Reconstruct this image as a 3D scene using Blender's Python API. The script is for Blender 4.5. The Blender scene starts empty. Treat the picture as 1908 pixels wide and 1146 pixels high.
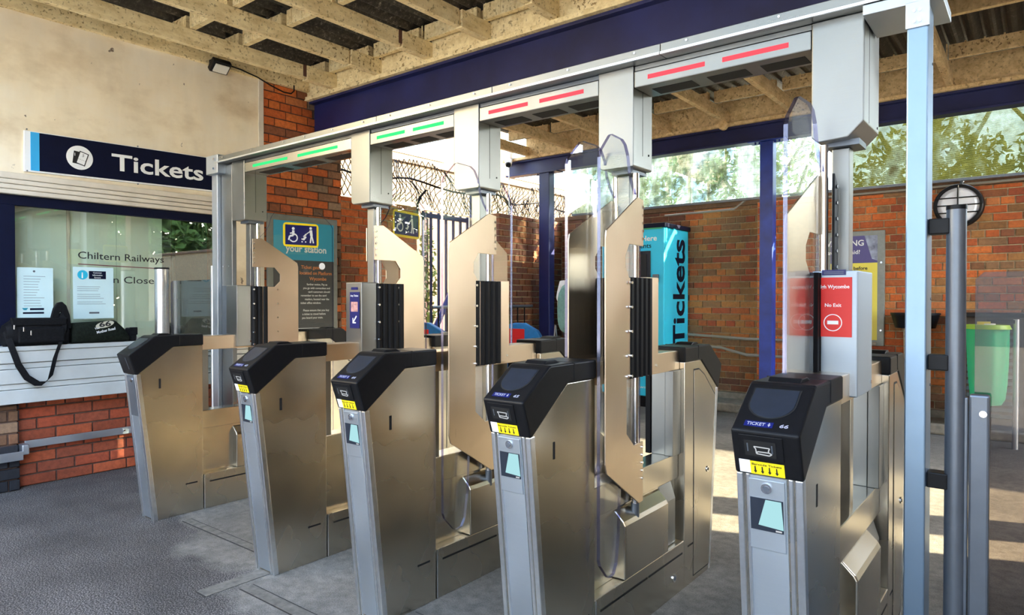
import bpy, bmesh, math, random
from mathutils import Vector, Matrix
random.seed(7)
PI = math.pi
S = bpy.context.scene
COL = S.collection

# ------------------------------------------------------------------ camera, sky, sun, exposure
F_PX = 1249.0
yaw = math.atan(986 / F_PX); pitch = math.atan(16 / F_PX)
cd = bpy.data.cameras.new('camera'); cam = bpy.data.objects.new('camera', cd); COL.objects.link(cam)
cd.sensor_width = 36; cd.sensor_fit = 'HORIZONTAL'; cd.lens = F_PX / 1908 * 36
cd.clip_start = .05; cd.clip_end = 300
cam.location = (0, 0, 1.25)
cam.rotation_euler = (PI / 2 - pitch, 0, yaw)
S.camera = cam

W = bpy.data.worlds.new('sky'); S.world = W; W.use_nodes = True
wn = W.node_tree.nodes; wl = W.node_tree.links; wn.clear()
sky = wn.new('ShaderNodeTexSky'); sky.sky_type = 'NISHITA'; sky.sun_disc = False
sky.sun_elevation = math.radians(20); sky.sun_rotation = math.radians(69.7); sky.air_density = 1.0; sky.dust_density = .8
bg = wn.new('ShaderNodeBackground'); bg.inputs['Strength'].default_value = 1.3
wo = wn.new('ShaderNodeOutputWorld')
hz = wn.new('ShaderNodeHueSaturation'); hz.inputs['Saturation'].default_value = .85   # slightly hazy sky
wl.new(sky.outputs[0], hz.inputs['Color']); wl.new(hz.outputs[0], bg.inputs[0]); wl.new(bg.outputs[0], wo.inputs[0])

SUN_DIR = Vector((math.cos(math.radians(20)) * .938, math.cos(math.radians(20)) * .347, math.sin(math.radians(20))))
sl = bpy.data.lights.new('sun', 'SUN'); sl.energy = 15; sl.angle = math.radians(.55); sl.color = (1, .86, .57)
so = bpy.data.objects.new('sun', sl); COL.objects.link(so)
so.rotation_euler = SUN_DIR.to_track_quat('Z', 'Y').to_euler()

S.view_settings.view_transform = 'Standard'; S.view_settings.look = 'None'
S.view_settings.gamma = 1; S.view_settings.use_curve_mapping = False
S.view_settings.exposure = 1.45

# ------------------------------------------------------------------ materials
MATS = {}
def nodes_of(name):
    m = bpy.data.materials.new(name); m.use_nodes = True
    nt = m.node_tree; b = nt.nodes['Principled BSDF']
    MATS[name] = m
    return m, nt, b
def noise(nt, scale=(1, 1, 1), s=5, detail=4, rough=.55, coord='Object'):
    tc = nt.nodes.new('ShaderNodeTexCoord'); mp = nt.nodes.new('ShaderNodeMapping')
    mp.inputs['Scale'].default_value = scale
    n = nt.nodes.new('ShaderNodeTexNoise'); n.inputs['Scale'].default_value = s
    n.inputs['Detail'].default_value = detail; n.inputs['Roughness'].default_value = rough
    nt.links.new(tc.outputs[coord], mp.inputs[0]); nt.links.new(mp.outputs[0], n.inputs[0])
    return n
def ramp(nt, src, stops):
    r = nt.nodes.new('ShaderNodeValToRGB'); e = r.color_ramp.elements
    while len(e) < len(stops): e.new(.5)
    for i, (p, c) in enumerate(stops):
        e[i].position = p
        e[i].color = (c, c, c, 1) if isinstance(c, (int, float)) else tuple(c) + (1,)
    nt.links.new(src, r.inputs[0]); return r
def mixc(nt, fac, a, b, mode='MIX'):
    m = nt.nodes.new('ShaderNodeMix'); m.data_type = 'RGBA'; m.blend_type = mode
    for sock, v in ((m.inputs[0], fac), (m.inputs[6], a), (m.inputs[7], b)):
        if hasattr(v, 'is_linked') or hasattr(v, 'links'): nt.links.new(v, sock)
        elif isinstance(v, (int, float)): sock.default_value = v
        else: sock.default_value = tuple(v) + (1,)
    return m.outputs[2]
def bump(nt, b, src, strength=.2, dist=.01):
    bp = nt.nodes.new('ShaderNodeBump'); bp.inputs['Strength'].default_value = strength; bp.inputs['Distance'].default_value = dist
    nt.links.new(src, bp.inputs['Height']); nt.links.new(bp.outputs[0], b.inputs['Normal'])
def plain(name, col, rough=.5, metal=0, var=0.0, s=20, spec=None):
    m, nt, b = nodes_of(name)
    b.inputs['Roughness'].default_value = rough; b.inputs['Metallic'].default_value = metal
    if spec is not None: b.inputs['Specular IOR Level'].default_value = spec
    n = noise(nt, s=s)
    lo = tuple(c * (1 - var) for c in col); hi = tuple(min(1, c * (1 + var)) for c in col)
    r = ramp(nt, n.outputs[0], [(.3, lo), (.7, hi)])
    nt.links.new(r.outputs[0], b.inputs['Base Color'])
    return m
def brushed(name, col, r0, r1, scale=(60, 60, 1.5), smudge=.35, bs=.03, fr=.06):
    m, nt, b = nodes_of(name); b.inputs['Metallic'].default_value = 1
    fine = noise(nt, scale, 6, 3); big = noise(nt, (1, 1, .8), 3.2, 2, .5)
    c = ramp(nt, big.outputs[0], [(.3, tuple(x * (1 - smudge * .5) for x in col)), (.65, col)])
    c2 = mixc(nt, .25, c.outputs[0], fine.outputs[0], 'MULTIPLY')
    nt.links.new(c.outputs[0], b.inputs['Base Color'])
    mx = nt.nodes.new('ShaderNodeMath'); mx.operation = 'ADD'
    a = ramp(nt, big.outputs[0], [(.32, r0), (.72, r1)]); f = ramp(nt, fine.outputs[0], [(.3, -.0), (.7, fr)])
    nt.links.new(a.outputs[0], mx.inputs[0]); nt.links.new(f.outputs[0], mx.inputs[1])
    nt.links.new(mx.outputs[0], b.inputs['Roughness'])
    if bs: bump(nt, b, fine.outputs[0], bs, .002)
    return m
STEEL = brushed('brushed_steel', (.60, .55, .46), .20, .30, (1.5, 1.5, 60), .12, 0, 0)
STEELH = brushed('brushed_steel_pale', (.31, .315, .305), .26, .40, (1.5, 60, 60))
FRONT = brushed('sky_tinted_steel', (.47, .53, .59), .42, .55, (1.5, 60, 60), .2)  # blue of the reflected sky put into the steel's base colour
STEELP = brushed('leaf_steel', (.76, .61, .45), .26, .40, (60, 60, 1.5), .3)
CHROME = plain('polished_steel', (.78, .78, .80), .12, 1, .03)
ALU = plain('aluminium_trim', (.82, .85, .88), .28, 1, .05, 60)
GALV = brushed('galvanised_steel', (.55, .60, .66), .38, .5, (8, 8, 8), .25)
GREYMET = plain('grey_powder_metal', (.16, .18, .21), .35, .6, .06)
BLACK = plain('black_plastic', (.007, .007, .008), .42, 0, .15, 60, .22)
PAD = plain('reader_pad', (.022, .027, .038), .25, 0, .1, 20, .35)
RUB = plain('black_rubber', (.004, .004, .005), .5, 0, .1, 20, .2)
DARK = plain('dark_recess', (.004, .004, .004), .7)  # near-black colour painting the shade inside uncut slots, mouths and vents
YEL = plain('yellow_label', (.95, .72, .01), .4, 0, .03)
WHITE = plain('white_print', (.9, .9, .88), .5)
INK = plain('black_ink', (.01, .01, .012), .5)
NAVY = plain('navy_print', (.003, .005, .022), .5, 0, .1, 20, .15)
NAVYP = plain('navy_display', (.01, .015, .12), .3)
BLUEPAINT = None
def painted_blue():
    m, nt, b = nodes_of('blue_painted_steel')
    n = noise(nt, s=9, detail=8, rough=.75); n2 = noise(nt, s=2.5)
    base = ramp(nt, n2.outputs[0], [(.3, (.008, .010, .055)), (.7, (.016, .022, .12))])
    chip = ramp(nt, n.outputs[0], [(.735, 0.0), (.75, 1.0)])
    c = mixc(nt, chip.outputs[0], base.outputs[0], (.5, .5, .55))
    nt.links.new(c, b.inputs['Base Color']); b.inputs['Roughness'].default_value = .42
    bump(nt, b, n.outputs[0], .15, .004); return m
BLUE = painted_blue()
def bright_blue(): return plain('worn_blue_post', (.012, .04, .30), .4, 0, .4, 6)
BLUE2 = bright_blue()
CREAMG = plain('beam_fascia', (.6, .5, .3), .7, 0, .15, 9)

def timber(name, a, bcol, spot):
    m, nt, b = nodes_of(name)
    n = noise(nt, (3, 1.2, 3), 6, 8, .7); sp = noise(nt, (1, 1, 1), 42, 3, .6); st = noise(nt, (1, 1, 1), 1.6, 4)
    c = ramp(nt, n.outputs[0], [(.32, a), (.62, bcol)])
    f = ramp(nt, sp.outputs[0], [(.35, 1.0), (.43, 0.0)])
    g = ramp(nt, st.outputs[0], [(.35, .25), (.6, 1.0)])
    mm = nt.nodes.new('ShaderNodeMath'); mm.operation = 'MULTIPLY'
    nt.links.new(f.outputs[0], mm.inputs[0]); nt.links.new(g.outputs[0], mm.inputs[1])
    out = mixc(nt, mm.outputs[0], c.outputs[0], spot)
    nt.links.new(out, b.inputs['Base Color']); b.inputs['Roughness'].default_value = .75
    bump(nt, b, sp.outputs[0], .25, .004); return m
TIMB = timber('flaking_cream_timber', (.70, .52, .24), (.97, .81, .47), (.28, .17, .06))
TIMB2 = timber('bare_brown_timber', (.58, .38, .16), (.90, .68, .36), (.27, .15, .06))

def render_wall():
    m, nt, b = nodes_of('mottled_cream_render')
    n = noise(nt, (1, 1, 1.6), 1.5, 7, .6); n2 = noise(nt, s=12, detail=5); n3 = noise(nt, (1, 1, .25), 5, 5)
    c = ramp(nt, n.outputs[0], [(.3, (.68, .53, .33)), (.5, (.93, .80, .58)), (.7, (.96, .87, .70))])
    g = ramp(nt, n3.outputs[0], [(.35, .75), (.6, 1.0)])
    o = mixc(nt, .35, c.outputs[0], g.outputs[0], 'MULTIPLY')
    sp = ramp(nt, n2.outputs[0], [(.27, 1.0), (.3, 0.0)])
    o2 = mixc(nt, sp.outputs[0], o, (.2, .14, .1))
    nt.links.new(o2, b.inputs['Base Color']); b.inputs['Roughness'].default_value = .8
    bump(nt, b, n2.outputs[0], .1, .004); return m
RENDER = render_wall()
SIDING = plain('grey_white_paint', (.50, .52, .50), .5, 0, .12, 4)
SHUTTER = plain('cream_shutter', (.70, .62, .50), .5, 0, .1, 6)

def brickmat(name, cols, dirt=.35):
    m, nt, b = nodes_of(name)
    oi = nt.nodes.new('ShaderNodeObjectInfo'); ge = nt.nodes.new('ShaderNodeNewGeometry')
    ad = nt.nodes.new('ShaderNodeMath'); ad.operation = 'ADD'
    nt.links.new(oi.outputs['Random'], ad.inputs[0]); nt.links.new(ge.outputs['Random Per Island'], ad.inputs[1])
    fr = nt.nodes.new('ShaderNodeMath'); fr.operation = 'FRACT'; nt.links.new(ad.outputs[0], fr.inputs[0])
    k = len(cols); r = ramp(nt, fr.outputs[0], [(i / k, c) for i, c in enumerate(cols)]); r.color_ramp.interpolation = 'CONSTANT'
    n = noise(nt, s=28, detail=6, rough=.7, coord='Generated' if False else 'Object')
    tc = nt.nodes.new('ShaderNodeNewGeometry'); n.inputs['Scale'].default_value = 30
    nt.links.new(tc.outputs['Position'], n.inputs[0])
    n2 = nt.nodes.new('ShaderNodeTexNoise'); n2.inputs['Scale'].default_value = 1.3; n2.inputs['Detail'].default_value = 6
    nt.links.new(tc.outputs['Position'], n2.inputs[0])
    d = ramp(nt, n.outputs[0], [(.3, .55), (.6, 1.1)]); d2 = ramp(nt, n2.outputs[0], [(.35, 1 - dirt), (.6, 1.0)])
    o = mixc(nt, .8, r.outputs[0], d.outputs[0], 'MULTIPLY'); o = mixc(nt, 1.0, o, d2.outputs[0], 'MULTIPLY')
    nt.links.new(o, b.inputs['Base Color']); b.inputs['Roughness'].default_value = .78
    bump(nt, b, n.outputs[0], .4, .006); return m
BR_OR = brickmat('orange_brick', [(0.609, 0.130, 0.025), (0.725, 0.182, 0.035), (0.522, 0.117, 0.030), (0.652, 0.208, 0.060), (0.319, 0.104, 0.040), (0.696, 0.156, 0.030)])
BR_BK = brickmat('mixed_stock_brick', [(0.493, 0.130, 0.035), (0.392, 0.169, 0.050), (0.609, 0.182, 0.040), (0.290, 0.117, 0.045), (0.522, 0.221, 0.060), (0.435, 0.091, 0.030), (0.348, 0.169, 0.070)], .5)
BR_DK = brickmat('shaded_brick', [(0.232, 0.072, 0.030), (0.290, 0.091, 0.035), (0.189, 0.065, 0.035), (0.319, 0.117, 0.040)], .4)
BR_RED = brickmat('red_brick', [(0.478, 0.091, 0.035), (0.392, 0.091, 0.040), (0.551, 0.117, 0.040), (0.362, 0.078, 0.030)], .4)
BR_BLK = brickmat('black_glazed_brick', [(.012, .014, .02), (.02, .022, .03)], .2)
BR_BRN = brickmat('brown_chipped_brick', [(.2, .1, .05), (.3, .14, .07), (.13, .07, .04), (.32, .2, .12)], .5)
MORT = plain('sandy_mortar', (.42, .33, .2), .9, 0, .3, 30)
MORTD = plain('dark_mortar', (.10, .06, .045), .9, 0, .3, 30)
STONE = plain('worn_concrete_kerb', (.24, .21, .17), .85, 0, .3, 14)

def floor_mat():
    m, nt, b = nodes_of('station_forecourt_asphalt')
    g = nt.nodes.new('ShaderNodeNewGeometry'); sx = nt.nodes.new('ShaderNodeSeparateXYZ'); nt.links.new(g.outputs['Position'], sx.inputs[0])
    def N(s, d=5, r=.6):
        n = nt.nodes.new('ShaderNodeTexNoise'); n.inputs['Scale'].default_value = s; n.inputs['Detail'].default_value = d; n.inputs['Roughness'].default_value = r
        nt.links.new(g.outputs['Position'], n.inputs[0]); return n
    fine = N(165, 1, .6); mid = N(22, 6); big = N(1.7, 5)
    asp = ramp(nt, fine.outputs[0], [(.36, (.012, .011, .010)), (.5, (.058, .053, .050)), (.64, (.24, .22, .205))])
    a2 = ramp(nt, big.outputs[0], [(.35, .6), (.62, 1.15)])
    asp2 = mixc(nt, 1.0, asp.outputs[0], a2.outputs[0], 'MULTIPLY')
    con = ramp(nt, mid.outputs[0], [(.3, (.15, .14, .122)), (.62, (.245, .23, .20))])
    cfin = ramp(nt, fine.outputs[0], [(.38, .75), (.56, 1.05)])
    con2 = mixc(nt, .9, con.outputs[0], cfin.outputs[0], 'MULTIPLY')
    con3 = mixc(nt, .8, con2, a2.outputs[0], 'MULTIPLY')
    # boundary: concrete beyond y ~ 1.6 (wandering), asphalt this side
    nb = N(2.6, 5)
    e1 = nt.nodes.new('ShaderNodeMath'); e1.operation = 'MULTIPLY_ADD'; e1.inputs[1].default_value = .9
    nt.links.new(nb.outputs[0], e1.inputs[0]); nt.links.new(sx.outputs['Y'], e1.inputs[2])
    e2 = nt.nodes.new('ShaderNodeMath'); e2.operation = 'MULTIPLY_ADD'; e2.inputs[1].default_value = .28
    nt.links.new(sx.outputs['X'], e2.inputs[0]); nt.links.new(e1.outputs[0], e2.inputs[2])
    f = nt.nodes.new('ShaderNodeMapRange'); f.inputs['From Min'].default_value = 1.12; f.inputs['From Max'].default_value = 1.27
    nt.links.new(e2.outputs[0], f.inputs[0])
    # the far platform surface is asphalt again
    f2 = nt.nodes.new('ShaderNodeMapRange'); f2.inputs['From Min'].default_value = 6.1; f2.inputs['From Max'].default_value = 6.15
    f2.inputs['To Min'].default_value = 1; f2.inputs['To Max'].default_value = .55; nt.links.new(sx.outputs['Y'], f2.inputs[0])
    mm = nt.nodes.new('ShaderNodeMath'); mm.operation = 'MULTIPLY'; nt.links.new(f.outputs[0], mm.inputs[0]); nt.links.new(f2.outputs[0], mm.inputs[1])
    o = mixc(nt, mm.outputs[0], asp2, con3)
    # pale floor added behind the viewer to bounce light onto ceiling and wall
    f3 = nt.nodes.new('ShaderNodeMapRange'); f3.inputs['From Min'].default_value = -3.2; f3.inputs['From Max'].default_value = -3.1
    f3.inputs['To Min'].default_value = 1; f3.inputs['To Max'].default_value = 0; nt.links.new(sx.outputs['Y'], f3.inputs[0])
    o = mixc(nt, f3.outputs[0], o, (.50, .46, .40))
    nt.links.new(o, b.inputs['Base Color']); b.inputs['Roughness'].default_value = .82
    bump(nt, b, fine.outputs[0], .5, .004); return m
FLOOR = floor_mat()

def corr_mat():
    m, nt, b = nodes_of('glint_specked_corrugated_sheet')
    n = noise(nt, s=35, detail=5, rough=.8); n2 = noise(nt, s=2)
    c = ramp(nt, n.outputs[0], [(.42, (.018, .016, .013)), (.58, (.07, .06, .047)), (.68, (.40, .36, .29))])  # pale specks paint glints of light on the near-black sheet
    c2 = ramp(nt, n2.outputs[0], [(.35, .5), (.65, 1.1)])
    o = mixc(nt, .8, c.outputs[0], c2.outputs[0], 'MULTIPLY')
    nt.links.new(o, b.inputs['Base Color']); b.inputs['Roughness'].default_value = .5; return m
CORR = corr_mat()

def glassmat(name, tint, refl=.04, rough=0.0, edge=.9, gl=(1, 1, 1)):
    m = bpy.data.materials.new(name); m.use_nodes = True; nt = m.node_tree; nt.nodes.clear(); MATS[name] = m
    o = nt.nodes.new('ShaderNodeOutputMaterial'); t = nt.nodes.new('ShaderNodeBsdfTransparent'); g = nt.nodes.new('ShaderNodeBsdfGlossy')
    t.inputs[0].default_value = tint + (1,); g.inputs['Roughness'].default_value = rough; g.inputs[0].default_value = gl + (1,)
    lw = nt.nodes.new('ShaderNodeLayerWeight'); lw.inputs['Blend'].default_value = .5
    pw = nt.nodes.new('ShaderNodeMath'); pw.operation = 'POWER'; pw.inputs[1].default_value = 4.0; nt.links.new(lw.outputs['Facing'], pw.inputs[0])
    mr = nt.nodes.new('ShaderNodeMapRange'); mr.inputs['To Min'].default_value = refl; mr.inputs['To Max'].default_value = edge
    nt.links.new(pw.outputs[0], mr.inputs[0])
    mx = nt.nodes.new('ShaderNodeMixShader'); nt.links.new(mr.outputs[0], mx.inputs[0])
    nt.links.new(t.outputs[0], mx.inputs[1]); nt.links.new(g.outputs[0], mx.inputs[2]); nt.links.new(mx.outputs[0], o.inputs[0])
    return m
GLASS = glassmat('clear_leaf_glass', (.965, .98, .98), .035, 0, .5)
WGLASS = glassmat('office_window_glass', (.95, .985, .96), .09, 0, .8)
GEDGE = glassmat('violet_glass_edge', (.30, .28, .48), .25, .2, .5, (.6, .62, .85))
TINT = glassmat('faintly_tinted_glass', (.66, .62, .60), .03, 0, .4)
SMOKE = glassmat('smoked_glass', (.55, .60, .62), .04, 0, .6)
def glazing_mat(name, clear, stain, amt):
    m = bpy.data.materials.new(name); m.use_nodes = True; nt = m.node_tree; nt.nodes.clear(); MATS[name] = m
    o = nt.nodes.new('ShaderNodeOutputMaterial'); t = nt.nodes.new('ShaderNodeBsdfTransparent'); t.inputs[0].default_value = clear + (1,)
    d = nt.nodes.new('ShaderNodeBsdfDiffuse'); tr = nt.nodes.new('ShaderNodeBsdfTranslucent')
    n = noise(nt, (1.4, 1, .8), 2.6, 7, .65)
    c = ramp(nt, n.outputs[0], stain); nt.links.new(c.outputs[0], d.inputs[0]); nt.links.new(c.outputs[0], tr.inputs[0])
    a = nt.nodes.new('ShaderNodeMixShader'); a.inputs[0].default_value = .75; nt.links.new(d.outputs[0], a.inputs[1]); nt.links.new(tr.outputs[0], a.inputs[2])
    n3 = noise(nt, (1, 1, 1), 7, 8, .7); f = ramp(nt, n3.outputs[0], [(.35, amt[0]), (.65, amt[1])])
    mx = nt.nodes.new('ShaderNodeMixShader'); nt.links.new(f.outputs[0], mx.inputs[0]); nt.links.new(t.outputs[0], mx.inputs[1]); nt.links.new(a.outputs[0], mx.inputs[2])
    nt.links.new(mx.outputs[0], o.inputs[0]); return m
GLZ1 = glazing_mat('dirty_wired_glazing', (.8, .9, .95), [(.36, (.06, .075, .03)), (.5, (.20, .24, .18)), (.62, (.40, .46, .48))], (.35, .9))
GLZ2 = glazing_mat('algae_stained_ribbed_sheet', (.5, .55, .45), [(.36, (.035, .042, .012)), (.5, (.065, .07, .018)), (.6, (.10, .13, .09)), (.7, (.045, .045, .025))], (.88, .98))
def emis(name, col, st):
    m = bpy.data.materials.new(name); m.use_nodes = True; nt = m.node_tree; nt.nodes.clear(); MATS[name] = m
    o = nt.nodes.new('ShaderNodeOutputMaterial'); e = nt.nodes.new('ShaderNodeEmission'); e.inputs[0].default_value = col + (1,); e.inputs[1].default_value = st
    nt.links.new(e.outputs[0], o.inputs[0]); return m
LEDG = emis('green_led', (.05, .80, .22), .5); LEDR = emis('red_led', (1, .09, .12), .5)
SCREEN = emis('lit_screen', (.45, .8, .85), .36); DISPT = emis('display_text', (.6, .68, 1), .33); SLOTL = emis('slot_symbol', (.75, .8, .85), .3)

# ------------------------------------------------------------------ geometry helpers
class MB:
    def __init__(s): s.v = []; s.f = []; s.m = []
    def add(s, vs, fs, mi=0):
        o = len(s.v); s.v += [tuple(v) for v in vs]; s.f += [tuple(i + o for i in f) for f in fs]; s.m += [mi] * len(fs); return s
    def box(s, x0, x1, y0, y1, z0, z1, mi=0):
        if x0 > x1: x0, x1 = x1, x0
        if y0 > y1: y0, y1 = y1, y0
        if z0 > z1: z0, z1 = z1, z0
        return s.add([(x0, y0, z0), (x1, y0, z0), (x1, y1, z0), (x0, y1, z0), (x0, y0, z1), (x1, y0, z1), (x1, y1, z1), (x0, y1, z1)],
                     [(0, 3, 2, 1), (4, 5, 6, 7), (0, 1, 5, 4), (1, 2, 6, 5), (2, 3, 7, 6), (3, 0, 4, 7)], mi)
    def prism(s, poly, fn, a, b, mi=0, side_mi=None):
        """poly of (p,q); fn(p,q,t)->xyz; extruded from t=a to t=b"""
        n = len(poly); vs = [fn(p, q, a) for p, q in poly] + [fn(p, q, b) for p, q in poly]
        s.add(vs, [tuple(range(n))[::-1], tuple(range(n, 2 * n))], mi)
        o = len(s.v) - 2 * n
        for i in range(n):
            j = (i + 1) % n; s.f.append((o + i, o + j, o + n + j, o + n + i)); s.m.append(mi if side_mi is None else side_mi)
        return s
    def cyl(s, p0, p1, r, n=16, r1=None, mi=0):
        p0 = Vector(p0); p1 = Vector(p1); r1 = r if r1 is None else r1
        d = (p1 - p0).normalized(); a = d.orthogonal().normalized(); b = d.cross(a)
        vs = [p0 + (a * math.cos(t) + b * math.sin(t)) * r for t in [2 * PI * i / n for i in range(n)]]
        vs += [p1 + (a * math.cos(t) + b * math.sin(t)) * r1 for t in [2 * PI * i / n for i in range(n)]]
        fs = [(i, (i + 1) % n, n + (i + 1) % n, n + i) for i in range(n)] + [tuple(range(n))[::-1], tuple(range(n, 2 * n))]
        return s.add(vs, fs, mi)
    def tube(s, pts, r, n=8, mi=0):
        pts = [Vector(p) for p in pts]; rings = []; up = None
        for i, p in enumerate(pts):
            d = (pts[min(i + 1, len(pts) - 1)] - pts[max(i - 1, 0)]).normalized()
            if up is None: up = d.orthogonal().normalized()
            up = (up - d * up.dot(d)).normalized(); b = d.cross(up)
            rings.append([p + (up * math.cos(2 * PI * k / n) + b * math.sin(2 * PI * k / n)) * r for k in range(n)])
        vs = [v for rg in rings for v in rg]; fs = []
        for i in range(len(pts) - 1):
            for k in range(n): fs.append((i * n + k, i * n + (k + 1) % n, (i + 1) * n + (k + 1) % n, (i + 1) * n + k))
        fs += [tuple(range(n))[::-1], tuple(range(len(vs) - n, len(vs)))]
        return s.add(vs, fs, mi)
    def ribbon(s, pts, wvec, th, mi=0):
        """flat strap along pts, width vector wvec, thickness th"""
        pts = [Vector(p) for p in pts]; wv = Vector(wvec); vs = []; fs = []
        for i, p in enumerate(pts):
            d = (pts[min(i + 1, len(pts) - 1)] - pts[max(i - 1, 0)]).normalized(); nn = d.cross(wv).normalized() * th
            vs += [p - wv / 2 - nn, p + wv / 2 - nn, p + wv / 2 + nn, p - wv / 2 + nn]
        for i in range(len(pts) - 1):
            for k in range(4): fs.append((i * 4 + k, i * 4 + (k + 1) % 4, i * 4 + 4 + (k + 1) % 4, i * 4 + 4 + k))
        fs += [(3, 2, 1, 0), tuple(range(len(vs) - 4, len(vs)))]
        return s.add(vs, fs, mi)
ORG = {}
def obj(name, mb, mat, parent=None, bev=0, smooth=False, label=None, kind=None, seg=2):
    me = bpy.data.meshes.new(name)
    o = bpy.data.objects.new(name, me); COL.objects.link(o)
    off = Vector((0, 0, 0))
    if parent is not None:
        off = ORG.get(parent.name, Vector((0, 0, 0)))
        o.parent = parent
    ORG[o.name] = off
    me.from_pydata([(v[0] - off[0], v[1] - off[1], v[2] - off[2]) for v in mb.v], [], mb.f)
    mats = mat if isinstance(mat, (list, tuple)) else [mat]
    for m in mats: me.materials.append(m)
    if len(mats) > 1: me.polygons.foreach_set('material_index', mb.m)
    bm = bmesh.new(); bm.from_mesh(me); bmesh.ops.recalc_face_normals(bm, faces=bm.faces); bm.to_mesh(me); bm.free()
    if smooth: me.shade_smooth(); me.set_sharp_from_angle(angle=math.radians(35))
    if bev:
        md = o.modifiers.new('bevel', 'BEVEL'); md.width = bev; md.segments = seg; md.limit_method = 'ANGLE'; md.angle_limit = math.radians(32)
        md.harden_normals = False
    if label: o['label'] = label
    if kind: o['kind'] = kind
    return o
def thing(name, label, cat, loc, group=None):
    o = bpy.data.objects.new(name, None); COL.objects.link(o); o.location = loc; o.empty_display_size = .1
    o['label'] = label; o['category'] = cat
    if group: o['group'] = group
    ORG[o.name] = Vector(loc); return o
def tag(o, label, cat, group=None):
    o['label'] = label; o['category'] = cat
    if group: o['group'] = group
    return o
def struct(name, mb, mat, **k):
    o = obj(name, mb, mat, **k); o['kind'] = 'structure'; return o
def B(x0, x1, y0, y1, z0, z1): return MB().box(x0, x1, y0, y1, z0, z1)
YZ = lambda p, q, t: (t, p, q)      # polygon in the Y-Z plane, extruded along X
XZ = lambda p, q, t: (p, t, q)
XY = lambda p, q, t: (p, q, t)
def text_mb(s, origin, xdir, updir, w=None, h=None, bold=0.0, depth=.0006, align='L', shear=0):
    """text fitted to width w or cap height h, lower-left corner at origin, on a plane"""
    c = bpy.data.curves.new('t', 'FONT'); c.body = s; c.size = 1; c.offset = bold; c.resolution_u = 3; c.shear = shear
    o = bpy.data.objects.new('t', c); COL.objects.link(o)
    dg = bpy.context.evaluated_depsgraph_get(); me = bpy.data.meshes.new_from_object(o.evaluated_get(dg))
    xs = [v.co.x for v in me.vertices]; ys = [v.co.y for v in me.vertices]
    x0, x1, y0, y1 = min(xs), max(xs), min(ys), max(ys)
    sx = w / (x1 - x0) if w else None; sy = h / (.73) if h else None
    if sx is None: sx = sy
    if sy is None: sy = sx
    X = Vector(xdir).normalized(); U = Vector(updir).normalized(); N = X.cross(U); O = Vector(origin)
    dx = -x0 if align == 'L' else (-x1 if align == 'R' else -(x0 + x1) / 2)
    m = MB(); vs = [O + X * (v.co.x + dx) * sx + U * v.co.y * sy + N * depth for v in me.vertices]
    m.add(vs, [tuple(p.vertices) for p in me.polygons])
    # small thickness
    be = {}
    for p in me.polygons:
        for e in p.edge_keys: be[e] = be.get(e, 0) + 1
    n = len(vs); m.v += [tuple(v - N * depth) for v in vs]
    for (a, b), k in be.items():
        if k == 1: m.f.append((a, b, b + n, a + n)); m.m.append(0)
    bpy.data.objects.remove(o); bpy.data.curves.remove(c); bpy.data.meshes.remove(me)
    return m
def disc(c, n, r, th, seg=28):
    c = Vector(c); n = Vector(n).normalized(); return MB().cyl(c, c + n * th, r, seg)

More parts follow.
